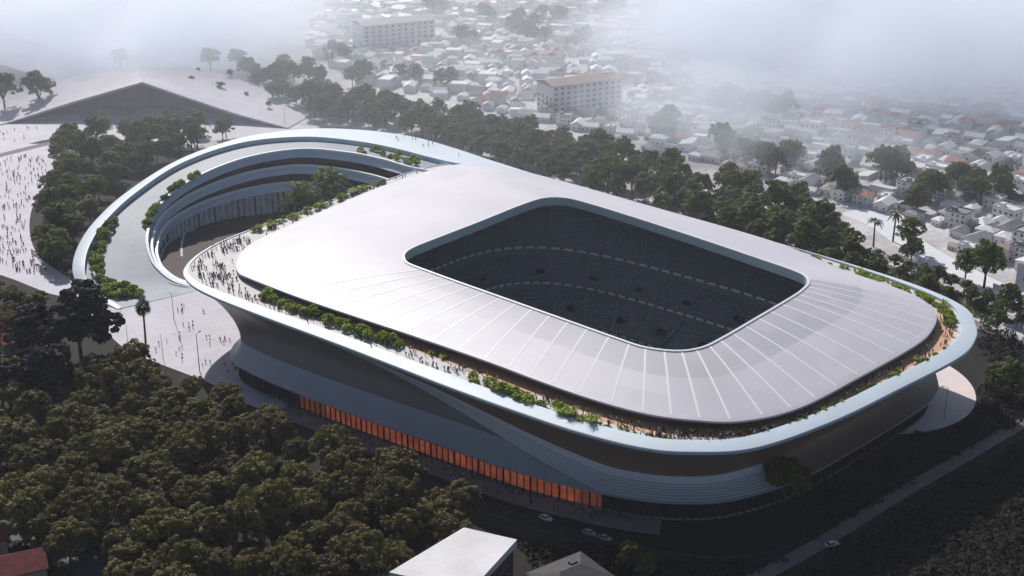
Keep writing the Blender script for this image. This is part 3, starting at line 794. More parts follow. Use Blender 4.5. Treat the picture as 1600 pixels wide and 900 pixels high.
# belt behind the stadium
belt = [broad_tree('broadleaf_tree', 80 + k, H, rx, M['leaf_mid'], 110, 30, .52, 1.35, 7) for k, (H, rx) in enumerate(((14, 6.6), (16.5, 6.9), (12, 6.2)))]
area = [(480, 150), (560, 150), (640, 168), (730, 180), (820, 205), (900, 222), (980, 240), (1080, 268), (1160, 290), (1240, 312), (1310, 345), (1340, 385), (1390, 425), (1330, 425), (1250, 400), (1100, 340), (950, 295), (830, 262), (720, 228), (640, 200), (560, 185), (490, 175)]
belt_pts = sorted(scatter(area, 7, 160, 7.8, R), key=lambda q: q[0] ** 2 + q[1] ** 2)
put(belt, belt_pts[:46], R, ['rounded sunlit tree in the long green belt behind the stadium', 'tall sunlit tree in the long green belt behind the stadium', 'low bushy tree in the long green belt behind the stadium'], 'tree',
    ['rounded trees of the green belt behind the stadium', 'tall trees of the green belt behind the stadium', 'low bushy trees of the green belt behind the stadium'], .8, 1.25)
far_area = [(370, 105), (470, 98), (520, 130), (500, 160), (420, 150), (380, 128)]
city_tree = [(560, 120), (680, 10), (760, 25), (800, 40), (860, 30), (735, 60), (1135, 150), (1130, 165), (1180, 165), (1215, 175), (1130, 230), (1170, 240), (1240, 250), (1320, 290), (1460, 300), (1490, 285), (1520, 300), (1440, 320), (1380, 270), (1410, 265), (1560, 300), (640, 115), (700, 125), (530, 85), (900, 70), (1040, 200), (1200, 260), (1290, 265), (960, 10), (1080, 6), (1110, 8), (950, 15), (840, 55), (820, 48)]
spots = [(x, y) for x, y in scatter(far_area, 7, 24, 8, R)] + belt_pts[46:]
for px, py in city_tree:
    for k in range(3):
        p = at(px + R.uniform(-16, 16), py + R.uniform(-5, 5), 5); spots.append((p.x, p.y))
def merged(name, protos, spots, s0, s1, rng):
    """one mesh of many far trees that nobody could count through the mist."""
    bm = bmesh.new()
    for x, y in spots:
        pr = rng.choice(protos); s = rng.uniform(s0, s1); X = Matrix.Translation((x, y, 0)) @ Matrix.Rotation(rng.random() * 6.283, 4, 'Z') @ Matrix.Scale(s, 4)
        for ch in kids(pr):
            n0 = len(bm.faces); v0 = len(bm.verts); bm.from_mesh(ch.data); bm.verts.ensure_lookup_table(); bm.faces.ensure_lookup_table()
            for v in bm.verts[v0:]: v.co = X @ v.co
            for f in bm.faces[n0:]: f.material_index = 0 if ch.name.startswith('crown') else 1
    me = bpy.data.meshes.new(name); bm.to_mesh(me); bm.free(); me.materials.append(M['leaf_mid']); me.materials.append(M['trunk'])
    o = bpy.data.objects.new(name, me); C.objects.link(o); return o
far_proto = [broad_tree('far', 140 + k, H, rx, M['leaf_mid'], 90, 26, .58, 1.35, 7) for k, (H, rx) in enumerate(((14, 6.8), (16.5, 6.9), (12, 6.4)))]
o = merged('distant_trees', far_proto, spots, .8, 1.2, R); tag(o, 'faded trees of the far green belt, the misty clump and between pale city houses', 'trees', kind='stuff')
for pr in far_proto:
    for ch in kids(pr): bpy.data.objects.remove(ch)
    bpy.data.objects.remove(pr)
near_r = [(1540, 430, 1.25, 'large olive tree beside the white billboard'), (1510, 420, .9, 'smaller olive tree left of the one by the billboard'), (1420, 375, 1.0, 'dark tree just right of the two palms'), (1425, 395, .8, 'low dark tree below the two palms, by the white yard'), (1330, 400, .9, 'dark tree at the end of the belt by the rear road'), (1575, 470, .8, 'dark tree under the white billboard'), (1580, 600, .9, 'dark tree near the right edge beside the pale path'), (1555, 590, .7, 'small dark tree near the right edge beside the pale path'), (1560, 500, .6, 'small tree in the verge beside the rear road'), (1450, 450, .7, 'small tree behind the planted terrace corner')]
for px, py, s, lb in near_r:
    p = at(px, py, 6); spawn(belt[1], (p.x, p.y, 0), R.random() * 6, s, lb, 'tree')
verge = [(1340, 430), (1420, 440), (1500, 462), (1590, 505), (1660, 540), (1660, 560), (1590, 530), (1500, 480), (1420, 455)]
put(belt, scatter([(1350, 412), (1440, 440), (1530, 475), (1620, 515), (1620, 500), (1530, 458), (1440, 425), (1370, 400)], 3, 26, 5.5, R), R, ['rounded small tree in the hedge row along the rear road', 'tall small tree in the hedge row along the rear road', 'bushy small tree in the hedge row along the rear road'], 'tree', ['rounded trees of the rear hedge row', 'tall trees of the rear hedge row', 'bushy trees of the rear hedge row'], .42, .6)
# dark trees in the shade of the front right corner
for px, py, s, lb in ((1228, 762, 1.25, 'dark palm-like tree against the front right corner of the facade'), (985, 865, .75, 'green tree at the roadside in front of the stadium corner'), (1010, 875, .6, 'small green tree next to the roadside tree by the stadium corner')):
    p = at(px, py, 6); spawn(wood[1], (p.x, p.y, 0), R.random() * 6, s, lb, 'tree')
# shadowed low vegetation on the dark ground at the bottom right and along the rear verge
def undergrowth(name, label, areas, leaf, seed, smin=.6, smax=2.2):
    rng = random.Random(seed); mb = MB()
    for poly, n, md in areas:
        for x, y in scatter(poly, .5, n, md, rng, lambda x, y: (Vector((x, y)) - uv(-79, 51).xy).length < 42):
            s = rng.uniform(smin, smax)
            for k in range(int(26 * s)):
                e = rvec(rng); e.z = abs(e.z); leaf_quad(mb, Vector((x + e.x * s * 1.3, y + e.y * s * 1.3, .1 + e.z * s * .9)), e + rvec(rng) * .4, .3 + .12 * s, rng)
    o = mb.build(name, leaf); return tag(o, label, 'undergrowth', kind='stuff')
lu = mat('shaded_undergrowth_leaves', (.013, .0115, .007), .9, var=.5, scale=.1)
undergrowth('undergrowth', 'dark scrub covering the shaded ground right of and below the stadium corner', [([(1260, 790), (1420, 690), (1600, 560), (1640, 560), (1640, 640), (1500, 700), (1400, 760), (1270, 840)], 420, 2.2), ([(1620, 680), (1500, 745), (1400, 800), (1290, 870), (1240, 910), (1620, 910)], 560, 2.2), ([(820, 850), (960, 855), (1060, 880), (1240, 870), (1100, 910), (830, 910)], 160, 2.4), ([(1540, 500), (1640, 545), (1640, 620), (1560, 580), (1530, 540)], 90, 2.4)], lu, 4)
undergrowth('undergrowth', 'low green hedge and scrub filling the verge between the stadium back and the rear road', [([(1240, 392), (1340, 425), (1440, 455), (1540, 500), (1560, 480), (1440, 432), (1340, 402), (1260, 380)], 240, 2.0)], M['leaf_mid'], 5, .8, 1.8)
slope_sh = broad_tree('slope_shrub', 171, 12, 6, M['leaf_mid'], 60, 20, .6, 1.4, 6)
for k, (px, py, z) in enumerate(((262, 118, 14), (300, 128, 12), (345, 140, 9), (385, 150, 6), (420, 168, 4), (360, 120, 10), (310, 112, 13))):
    p = at(px, py, z); spawn(slope_sh, (p.x, p.y, p.z - 1.0), R.random() * 6, .3 + .1 * (k % 3), 'small misty shrub-like tree on the right slope of the folded pavilion', 'tree', 'small trees on the pavilion slope')
# palms
fanpalm = palm('fan_palm', 5, 16.0, fan=True)
p = at(228, 541); spawn(fanpalm, (p.x, p.y, 0), 0, 1.0, 'tall fan palm with a dense round head alone on the white plaza', 'palm tree')
cpalm = palm('coconut_palm', 6, 13, 22, 4.6)
for px, py, s, lb in ((1369, 345, 1.0, 'left coconut palm of the pair in the white yard behind the stadium'), (1400, 333, 1.1, 'right coconut palm of the pair in the white yard behind the stadium'), (1290, 310, .8, 'coconut palm rising out of the end of the green belt'), (830, 225, .9, 'coconut palm rising out of the middle of the green belt')):
    p = at(px, py, 13 * s); spawn(cpalm, (p.x, p.y, 0), R.random() * 6, s, lb, 'palm tree')
# misty tall trees on the upper left
for px, py, s, lb in ((60, 148, 1.5, 'tall misty tree in front of the folded pavilion'), (5, 150, 1.5, 'tall misty tree at the left edge before the pavilion'), (187, 90, 1.0, 'lone misty tree behind the pavilion peak'), (328, 92, 1.1, 'thin misty tree right of the pavilion peak'), (370, 90, 1.0, 'misty tree beside the misty clump'), (200, 165, .7, 'small pale tree under the pavilion roof'), (262, 170, .6, 'smaller pale tree under the pavilion roof'), (160, 172, .6, 'dark shrub-like tree under the pavilion roof')):
    p = at(px, py, 10); spawn(west[2], (p.x, p.y, 0), R.random() * 6, s, lb, 'tree')
for px, py, lb in ((480, 305, 'bright green leafy tree growing out of the loop courtyard'), (515, 300, 'second bright tree in the courtyard, next to the terrace edge'), (462, 318, 'low bright tree at the left of the courtyard trees'), (545, 300, 'low bright tree in the courtyard against the stadium wall')):
    pass
court = broad_tree('broadleaf_tree', 97, 22, 7.6, mat('court_leaves', (.19, .23, .04), .6, var=.35, scale=.25, per_object=.25, translucent=.25), 90, 34, .45, 1.3, 7)
for px, py, s, lb in ((452, 322, .75, 'low bright green tree at the very left of the courtyard clump'), (492, 318, .85, 'bright green tree at the front of the courtyard clump'), (470, 308, 1.0, 'bright green tree at the left end of the courtyard clump'), (515, 292, 1.2, 'tallest bright green tree of the courtyard clump'), (540, 305, .95, 'bright green tree of the courtyard clump next to the terrace'), (600, 288, .75, 'small bright green tree at the narrow end of the courtyard')):
    p = at(px, py, 13 * s); spawn(court, (p.x, p.y, 0), R.random() * 6, s, lb, 'tree')

# ------------------------------------------------------------------ terrace and ramp planting
def shrub(seed, rx, h, leaf, tuft=False):
    rng = random.Random(seed); root = empty('terrace_shrub', (0, 0, -50)); mb = MB()
    if tuft:
        for k in range(60):
            t = rng.random() * 6.283; d = Vector((math.cos(t), math.sin(t), 0)); l = h * rng.uniform(.6, 1.2); s = Vector((-d.y, d.x, 0)) * .12
            a = d * rng.uniform(0, rx * .4); b = a + d * l * .35 + Vector((0, 0, l * .8)); c = a + d * l * .8 + Vector((0, 0, l * .7))
            mb.grid([[a - s, b - s, c], [a + s, b + s, c + Vector((0, 0, .02))]])
    else:
        for k in range(26):
            d = rvec(rng); d.z = abs(d.z); c = Vector((d.x * rx * .75, d.y * rx * .75, h * .25 + d.z * h * .55))
            for j in range(14):
                e = rvec(rng); leaf_quad(mb, c + e * .4, e + Vector((0, 0, .3)), .26, rng)
    mb.build('foliage', leaf, root)
    mb = MB()
    for k in range(3): mb.tube((0, 0, -.1), (rng.uniform(-.3, .3) * rx, rng.uniform(-.3, .3) * rx, h * .6), .05, .03, 5)
    mb.build('stem', M['trunk'], root)
    return root
SH = [shrub(1, 1.9, 2.1, M['leaf_bright']), shrub(2, 1.6, 2.9, M['leaf_bright']), shrub(3, 1.5, 2.2, M['leaf_bright'], True), shrub(4, 1.8, 2.2, M['leaf_mid'])]
for o_, nm in zip(SH, ('terrace_shrub', 'tall_shrub', 'tufted_plant', 'hedge_plant')): o_.name = nm
SHN = ['round bright green shrub', 'tall bright green shrub', 'spiky grass-like tuft', 'dark green shrub']
def plant(n, where, zone, pool=(0, 1, 2, 3), s0=.7, s1=1.15):
    n = int(n * 1.3); s0 *= .75; s1 *= 1.3
    for k in range(n):
        p = where(R.random(), R.random()); b = R.choice(pool)
        spawn(SH[b], tuple(p), R.random() * 6.283, R.uniform(s0, s1), SHN[b] + ' planted ' + zone, 'shrub', SHN[b] + 's ' + zone)
T = lambda s, f: terr(s * NS, f)
plant(46, lambda a, b: T(2.55 + 2.3 * a, .80 - .3 * b - .10 * a), 'along the roof eave on the front terrace', (0, 1, 3, 0, 1))
plant(34, lambda a, b: T(6.05 + 2.1 * a, .04 + .30 * b), 'behind the parapet on the front terrace', (0, 1, 2))
plant(22, lambda a, b: T(9.6 + 1.7 * a, .82 + .15 * b), 'under the eave at the rounded front corner', (0, 3, 2), .4, .6)
plant(34, lambda a, b: T(11.4 + 2.8 * a, .05 + .12 * b), 'in the hedge behind the right hand parapet', (3, 3, 0), .42, .6)
plant(14, lambda a, b: T(12.0 + 2.0 * a, .3 + .3 * b), 'in the middle of the right hand terrace', (2, 2, 0), .35, .55)
plant(44, lambda a, b: T(15.7 + 3.2 * a, .15 + .45 * b), 'at the far right corner of the terrace', (0, 2, 0, 0), .5, .8)
plant(20, lambda a, b: T(18.6 + 1.2 * a, .2 + .4 * b), 'along the rear edge of the roof', (0, 2), .45, .7)
plant(34, lambda a, b: T(25.0 + 1.9 * a, .1 + .3 * b), 'on the terrace above the courtyard', (0, 1, 2), .6, 1.0)
plant(12, lambda a, b: T(4.9 + 1.1 * a, .78 + .15 * b), 'in the gap of the front planting beside the eave', (0, 2, 3), .35, .55)
plant(16, lambda a, b: T(8.1 + 1.5 * a, .10 + .1 * b), 'in low planters behind the front parapet near the corner', (0, 2), .3, .5)
def rampt(s, f):
    i = min(NRP - 1, int(s * NR)); a = rin(i, ro[i][3] + .6, -.9 * min(1, ro[i][2] / 6)); p = mix(a, ri[i], f); return uv(p[0], p[1], p[2] - .05)
plant(46, lambda a, b: rampt(8.6 + 4.6 * a, .02 + .14 * b + .10 * a), 'inside the outer band of the ramp', (0, 3, 1, 0), .7, 1.2)
plant(24, lambda a, b: rampt(12.4 + .9 * a, .05 + .3 * b), 'at the foot of the ramp by the plaza', (0, 0, 1), .7, 1.3)
plant(34, lambda a, b: rampt(6.9 + 2.1 * a, .84 + .1 * b), 'on the inner edge of the ramp deck', (3, 0, 1), .7, 1.2)
plant(22, lambda a, b: rampt(2.0 + 1.9 * a, .25 + .5 * b), 'on the upper deck where the ramp meets the roof', (0, 1), .7, 1.1)

# ------------------------------------------------------------------ people
def person_mesh(name, seed, stride, cols):
    """continuous skinned body: pelvis root, spine, neck, head, arms, legs."""
    V = [(0, 0, .95), (0, .01, 1.2), (0, 0, 1.42), (0, .01, 1.52), (0, .03, 1.66),
         (-.19, 0, 1.4), (-.25, .02 - stride * .25, 1.15), (-.24, .08 - stride * .5, .93), (.19, 0, 1.4), (.25, .02 + stride * .25, 1.15), (.24, .08 + stride * .5, .93),
         (-.1, 0, .88), (-.11, stride * .55 + .02, .5), (-.11, stride * .8 - .03, .08), (-.11, stride * .8 + .12, .05),
         (.1, 0, .88), (.11, -stride * .5 + .04, .5), (.11, -stride * .9 - .05, .08), (.11, -stride * .9 + .1, .05)]
    E = [(0, 1), (1, 2), (2, 3), (3, 4), (2, 5), (5, 6), (6, 7), (2, 8), (8, 9), (9, 10), (0, 11), (11, 12), (12, 13), (13, 14), (0, 15), (15, 16), (16, 17), (17, 18)]
    RR = [.15, .15, .15, .055, .11, .07, .05, .042, .07, .05, .042, .1, .075, .055, .045, .1, .075, .055, .045]
    me = bpy.data.meshes.new(name); me.from_pydata(V, E, []); o = bpy.data.objects.new(name, me); C.objects.link(o)
    md = o.modifiers.new('skin', 'SKIN'); md.use_smooth_shade = True
    for d, r in zip(me.skin_vertices[0].data, RR): d.radius = (r, r * .8 if r > .14 else r)
    me.skin_vertices[0].data[0].use_root = True
    ss = o.modifiers.new('sub', 'SUBSURF'); ss.levels = 1; ss.render_levels = 1
    dg = bpy.context.evaluated_depsgraph_get(); nm = bpy.data.meshes.new_from_object(o.evaluated_get(dg)); nm.name = name
    bpy.data.objects.remove(o)
    for c in cols: nm.materials.append(c)
    for p in nm.polygons:
        z = p.center.z; x = abs(p.center.x)
        if z > 1.68 or (z > 1.6 and p.center.y < .02): k = 3
        elif z > 1.47 or (x > .17 and z < 1.1): k = 2
        elif z > .9: k = 0
        else: k = 1
        p.material_index = k; p.use_smooth = True
    return nm
skin = mat('skin', (.30, .18, .12), .6); hair = mat('hair', (.02, .015, .012), .6)
def cloth(n, c): return mat('cloth_' + n, c, .85)
PV = [('dark clothing', (.02, .022, .03), (.02, .02, .03), .35), ('a white shirt and dark trousers', (.62, .62, .62), (.03, .03, .045), .0), ('a red shirt and dark trousers', (.28, .03, .025), (.025, .025, .03), .3), ('a grey jacket and dark jeans', (.10, .10, .11), (.03, .04, .07), .1), ('dark blue top, beige trousers', (.025, .035, .09), (.22, .17, .12), .4)]
PM = [person_mesh('person', k, sd_, [cloth(nm.split()[1] + '_top_%s' % 'abcde'[k], a), cloth(nm.split()[1] + '_legs_%s' % 'abcde'[k], b), skin, hair]) for k, (nm, a, b, sd_) in enumerate(PV)]
PW = [0, 0, 0, 1, 2, 3, 3, 4]
RIMP = [tuple(uv(q[0], q[1]).xy) for q in pin]; ROOFP = [tuple(uv(q[0], q[1]).xy) for q in roof0]; RIMW = [uv(q[0], q[1]) for q in pin]; ROOFW = [uv(q[0], q[1]) for q in roof0]
def folk(n, where, zone, rng, mind=.9):
    pts = []
    k = 0; c = None
    while len(pts) < n and k < n * 30:
        k += 1
        if c is None or rng.random() < .38: c = where(rng); p = c
        else: p = c + Vector((rng.gauss(0, 1.6), rng.gauss(0, 1.6), 0))
        if p is not c and zone.find('terrace') >= 0:
            d = min((p.xy - q.xy).length for q in RIMW)
            if not inpoly(p.x, p.y, RIMP) or inpoly(p.x, p.y, ROOFP): continue
            if d < .6 or min((p.xy - q.xy).length for q in ROOFW) < .5: continue
        if any((p.x - q.x) ** 2 + (p.y - q.y) ** 2 < mind for q in pts): continue
        pts.append(p); b = rng.choice(PW)
        o = bpy.data.objects.new('person', PM[b]); C.objects.link(o); o.location = p; o.rotation_euler = (0, 0, rng.random() * 6.283); s = rng.uniform(.94, 1.06); o.scale = (s, s, s)
        pose = 'walking' if PV[b][3] > .2 else 'standing'
        tag(o, 'person in %s %s %s' % (PV[b][0], pose, zone), 'person', 'people in %s %s' % (PV[b][0], zone))
def gl_(rng, s, w): return max(.02, min(.98, rng.gauss(s, w)))
G = random.Random(5)
folk(62, lambda r: T(r.choice((r.uniform(0, 1.6), r.uniform(27.4, 29))) % 29, r.uniform(.15, .95)), 'on the terrace over the prow', G)
folk(34, lambda r: T(r.uniform(1.4, 5.8), r.uniform(.2, .6)), 'by the front eave planting', G)
folk(60, lambda r: T(r.uniform(5.2, 9.6), r.uniform(.05, .95)), 'on the middle front terrace', G)
folk(54, lambda r: T(r.uniform(9.2, 11.3), r.uniform(.03, .7)), 'at the rounded terrace corner', G)
folk(46, lambda r: T(r.uniform(11.2, 16.2), r.uniform(.25, .95)), 'on the right hand terrace', G)
folk(20, lambda r: T(r.uniform(24.3, 27.6), r.uniform(.4, 1.0)), 'along the terrace edge above the courtyard', G)
def px_area(poly, z):
    xs = [p[0] for p in poly]; ys = [p[1] for p in poly]
    def f(r):
        while 1:
            x, y = r.uniform(min(xs), max(xs)), r.uniform(min(ys), max(ys))
            if inpoly(x, y, poly): return at(x, y, z)
    return f
fp = px_area([(285, 470), (335, 480), (365, 540), (372, 590), (330, 580), (240, 550), (255, 500)], .1)
folk(44, fp, 'on the plaza beside the prow', G)
# the more distant crowds
mb = MB()
def crowd_add(p, rng, k):
    h = rng.uniform(1.6, 1.8); rz = rng.random() * 6.283; c, s = math.cos(rz), math.sin(rz); q = lambda x, y, z: (p.x + x * c - y * s, p.y + x * s + y * c, p.z + z * h / 1.7)
    st_ = rng.uniform(0, .25)
    for sx in (-1, 1):
        mb.tube(q(sx * .1, sx * st_, 0), q(sx * .09, 0, .85), .07, .1, 5, 1)
        mb.tube(q(sx * .22, 0, 1.38), q(sx * .26, sx * -st_, .85), .06, .05, 4, k)
    mb.tube(q(0, 0, .82), q(0, 0, 1.2), .17, .2, 6, k); mb.tube(q(0, 0, 1.2), q(0, 0, 1.46), .2, .1, 6, k)
    mb.tube(q(0, 0, 1.46), q(0, .01, 1.6), .06, .11, 6, 4); mb.tube(q(0, .01, 1.6), q(0, 0, 1.72), .11, .07, 6, 5)
for poly, n in (([(-20, 250), (60, 240), (75, 262), (40, 330), (40, 380), (75, 425), (40, 430), (-20, 410)], 330), ([(130, 186), (330, 186), (400, 192), (330, 205), (130, 205)], 110), ([(0, 205), (70, 195), (60, 215), (0, 225)], 12)):
    f = px_area(poly, .1)
    for k in range(n): crowd_add(f(G), G, G.choice((0, 0, 0, 2, 3, 0)))
f = px_area([(640, 213), (700, 232), (720, 245), (600, 215)], 30.9)
for k in range(10): crowd_add(f(G), G, 0)
cm = [cloth('dark_crowd', (.03, .03, .04)), cloth('legs_crowd', (.025, .025, .035)), cloth('white_crowd', (.55, .55, .55)), cloth('red_crowd', (.2, .04, .04)), skin, hair]
crowd = mb.build('crowd', cm); tag(crowd, 'scattered crowd walking over the pale west plazas beyond the ramp', 'crowd', kind='stuff')
mb = MB()
for k in range(90):                                          # forecourt below the lit glazing
    i = G.uniform(4.2, 8.6) * NS; i0 = int(i); p = can0[i0]
    crowd_add(uv(p[0] - ci[i0][0] * G.uniform(-2, 4), p[1] - ci[i0][1] * G.uniform(-2, 4), .07), G, G.choice((0, 0, 2)))
crowd2 = mb.build('crowd', cm)
mb = MB()
G2 = random.Random(9)
for n, s0, s1, f0, f1 in ((60, 0, 1.8, .1, .9), (50, 27.3, 29, .1, .9), (60, 1.8, 5.6, .12, .5), (90, 5.4, 9.4, .05, .8), (75, 9.2, 11.6, .05, .8), (70, 11.4, 16.4, .2, .85), (50, 24.5, 27.4, .3, .95)):
    left_ = n
    while left_ > 0:
        s_ = G2.uniform(s0, s1); f_ = G2.uniform(f0, f1)
        for q in range(G2.choice((1, 1, 2, 3, 4))):
            crowd_add(T((s_ + G2.gauss(0, .07)) % 29, min(.95, max(.04, f_ + G2.gauss(0, .06)))), G2, G2.choice((0, 0, 2, 3, 0))); left_ -= 1
tag(mb.build('crowd', cm), 'dense crowd strolling between the people along the planted stadium terrace', 'crowd', kind='stuff')
crowd2 = crowd2; tag(crowd2, 'people gathered on the forecourt below the orange lit glazing', 'crowd', kind='stuff')

# ------------------------------------------------------------------ city houses
def house(seed, w, d, h, kind, roofm, eave=.5):
    rng = random.Random(seed); root = empty('house', (0, 0, -60)); mb = MB()
    mb.box((0, 0, -.2), w, d, h + .2, 0, 0)
    for fl in range(max(1, int(h // 3))):
        z = 1.0 + fl * 3
        for sgn in (-1, 1):
            n = max(2, int(w // 3))
            for k in range(n):
                x = -w / 2 + (k + .5) * w / n
                if rng.random() < .8:
                    y = sgn * (d / 2 + .03); q = [(x - .6, y, z), (x + .6, y, z), (x + .6, y, z + 1.3), (x - .6, y, z + 1.3)]
                    mb.face(q if sgn < 0 else q[::-1], 1)
            n = max(2, int(d // 3.2))
            for k in range(n):
                y = -d / 2 + (k + .5) * d / n
                if rng.random() < .7:
                    x = sgn * (w / 2 + .03); q = [(x, y - .6, z), (x, y + .6, z), (x, y + .6, z + 1.3), (x, y - .6, z + 1.3)]
                    mb.face(q if sgn > 0 else q[::-1], 1)
    mb.build('wall', [M['hwall'], M['window']], root)
    mb = MB(); W_, D_ = w / 2 + eave, d / 2 + eave
    if kind == 'gable':
        r = d * .26
        mb.grid([[(-W_, -D_, h - .1), (W_, -D_, h - .1)], [(-W_, 0, h + r), (W_, 0, h + r)], [(-W_, D_, h - .1), (W_, D_, h - .1)]])
        mb.grid([[(-W_, -D_, h - .3), (W_, -D_, h - .3)], [(-W_, -D_, h - .1), (W_, -D_, h - .1)]]); mb.grid([[(-W_, D_, h - .1), (W_, D_, h - .1)], [(-W_, D_, h - .3), (W_, D_, h - .3)]])
        for sx in (-1, 1): mb.face([(sx * w / 2, -d / 2, h), (sx * w / 2, d / 2, h), (sx * w / 2, 0, h + r - .2)], 1)
        for sx in (-1, 1): mb.grid([[(sx * W_, -D_, h - .3), (sx * W_, 0, h + r - .2), (sx * W_, D_, h - .3)], [(sx * W_, -D_, h - .1), (sx * W_, 0, h + r), (sx * W_, D_, h - .1)]])
    elif kind == 'hip':
        r = min(w, d) * .24; q = max(.5, (w - d) / 2)
        a, b, c, e = (-W_, -D_, h - .1), (W_, -D_, h - .1), (W_, D_, h - .1), (-W_, D_, h - .1); t0, t1 = (-q, 0, h + r), (q, 0, h + r)
        mb.face([a, b, t1, t0]); mb.face([b, c, t1]); mb.face([c, e, t0, t1]); mb.face([e, a, t0])
        mb.grid([[(p[0], p[1], p[2] - .25) for p in (a, b, c, e)], [a, b, c, e]], closed=True)
    elif kind == 'flat':
        mb.box((0, 0, h), w + .3, d + .3, .25); t = .25
        for (x, y, sx, sy) in ((0, d / 2, w + .3, t), (0, -d / 2, w + .3, t), (w / 2, 0, t, d - .2), (-w / 2, 0, t, d - .2)): mb.box((x, y, h + .25), sx, sy, .7)
        mb.box((w * .2, d * .15, h + .25), 2.6, 2.6, 2.0); 
    else:                                                     # mono-pitch sheet roof
        r = d * .16
        mb.grid([[(-W_, -D_, h + .05), (W_, -D_, h + .05)], [(-W_, D_, h + r), (W_, D_, h + r)]]); mb.grid([[(-W_, -D_, h - .1), (W_, -D_, h - .1)], [(-W_, -D_, h + .05), (W_, -D_, h + .05)]])
        mb.face([(-w / 2, d / 2, h - .1), (w / 2, d / 2, h - .1), (w / 2, d / 2, h + r - .1), (-w / 2, d / 2, h + r - .1)], 1)
        for sx in (-1, 1): mb.face([(sx * w / 2, -d / 2, h - .1), (sx * w / 2, d / 2, h - .1), (sx * w / 2, d / 2, h + r - .1)], 1)
    mb.build('roof', [roofm, M['hwall']], root)
    return root
RM = dict(white=mat('white_sheet_roof', (.72, .72, .74), .5, var=.1, scale=.5, per_object=.12), grey=mat('grey_sheet_roof', (.30, .30, .32), .6, var=.15, scale=.6, per_object=.25),
          red=mat('terracotta_roof', (.36, .17, .13), .8, var=.2, scale=.7, per_object=.25), tan=mat('tan_tile_roof', (.42, .34, .29), .8, var=.2, scale=.7, per_object=.2), dark=mat('dark_slate_roof', (.11, .11, .12), .7, var=.2, scale=.6, per_object=.2))
HP = []
spec = [(12, 8, 4, 'gable', 'white'), (11, 9, 6.5, 'gable', 'red'), (10, 8, 4, 'hip', 'grey'), (13, 9, 6.5, 'flat', 'white'), (9, 8, 4, 'mono', 'grey'), (14, 9, 4.5, 'gable', 'grey'), (10, 9, 7, 'hip', 'red'), (12, 10, 9, 'flat', 'grey'), (16, 9, 5, 'mono', 'white'), (9, 7, 3.5, 'gable', 'tan'), (11, 8, 5, 'hip', 'white'), (12, 9, 4, 'gable', 'dark')]
HN = {'gable': 'gable roofed', 'hip': 'hip roofed', 'flat': 'flat roofed', 'mono': 'lean-to roofed'}
for k, (w, d, h, kd, rm) in enumerate(spec): HP.append((house(200 + k, w, d, h, kd, RM[rm]), w, d, h, kd, rm))
blocks = []                                                   # keep-out circles (apartment blocks etc.)
def keep(px, py, r): p = at(px, py); blocks.append((p.x, p.y, r))
keep(885, 165, 32); keep(915, 145, 30); keep(605, 62, 34); keep(640, 50, 34); keep(1012, 28, 16); keep(1370, 355, 26); keep(1400, 375, 24); keep(1590, 450, 14); keep(1345, 335, 14)
def busy(x, y): return any((x - a) ** 2 + (y - b) ** 2 < r * r for a, b, r in blocks)
cityarea = [(470, 60), (520, 10), (560, -60), (800, -60), (1100, -60), (1500, -40), (1720, 100), (1720, 440), (1600, 420), (1500, 400), (1400, 330), (1310, 318), (1220, 290), (1100, 262), (960, 225), (840, 190), (720, 160), (640, 142), (560, 130), (500, 90)]
pts = scatter(cityarea, 0, 3000, 8.3, R, busy, 30)
pts.sort(key=lambda p: p[0] ** 2 + p[1] ** 2)
TH = math.atan2(UU.y, UU.x)
def district(x, y): return TH + .35 * math.sin(x * .006 + 1.3) + .3 * math.sin(y * .008)
far_mb = MB()
zones = lambda x, y: 'close behind the green belt' if y < 700 else ('in the middle of the misty city' if y < 900 else 'far back in the misty city')
for idx, (x, y) in enumerate(pts):
    k = R.choices(range(12), weights=(12, 5, 8, 9, 8, 12, 4, 6, 9, 6, 9, 5))[0]; pr, w, d, h, kd, rm = HP[k]
    a = district(x, y) + R.choice((0, math.pi / 2)) + R.uniform(-.12, .12); s = R.uniform(.62, .98)
    if idx < 292:
        colr = {'white': 'white', 'grey': 'grey', 'red': 'red', 'tan': 'tan', 'dark': 'dark'}[rm]
        size = 'low' if h <= 4.5 else ('two-storey' if h < 8 else 'three-storey')
        lb = '%s %s %s %s house %s' % (size, colr, HN[kd], 'long' if w > 12.5 else 'compact', zones(x, y))
        spawn(pr, (x, y, 0), a, s, lb, 'house', lb.replace('house', 'houses'))
    else:
        w, d, h = w * s, d * s, h * s; mi = {'white': 1, 'grey': 2, 'red': 3, 'tan': 4, 'dark': 5}[rm]
        ca, sa = math.cos(a), math.sin(a); q = lambda X, Y, Z: (x + X * ca - Y * sa, y + X * sa + Y * ca, Z)
        far_mb.box((x, y, -.2), w, d, h + .2, a, 0)
        W_, D_ = w / 2 + .5, d / 2 + .5
        if kd == 'flat': far_mb.box((x, y, h), w + .4, d + .4, .6, a, mi)
        else:
            r = d * .25; ins = 0 if kd != 'hip' else d * .35
            A = [q(-W_, -D_, h - .1), q(W_, -D_, h - .1), q(W_ - ins, 0, h + r), q(-W_ + ins, 0, h + r), q(W_, D_, h - .1), q(-W_, D_, h - .1)]
            far_mb.face([A[0], A[1], A[2], A[3]], mi); far_mb.face([A[4], A[5], A[3], A[2]], mi); far_mb.face([A[1], A[4], A[2]], mi); far_mb.face([A[5], A[0], A[3]], mi)
o = far_mb.build('distant_houses', [M['wallw'], RM['white'], RM['grey'], RM['red'], RM['tan'], RM['dark']])
tag(o, 'crowded mass of small pale houses fading into the mist beyond the nearer ones', 'houses', kind='stuff')
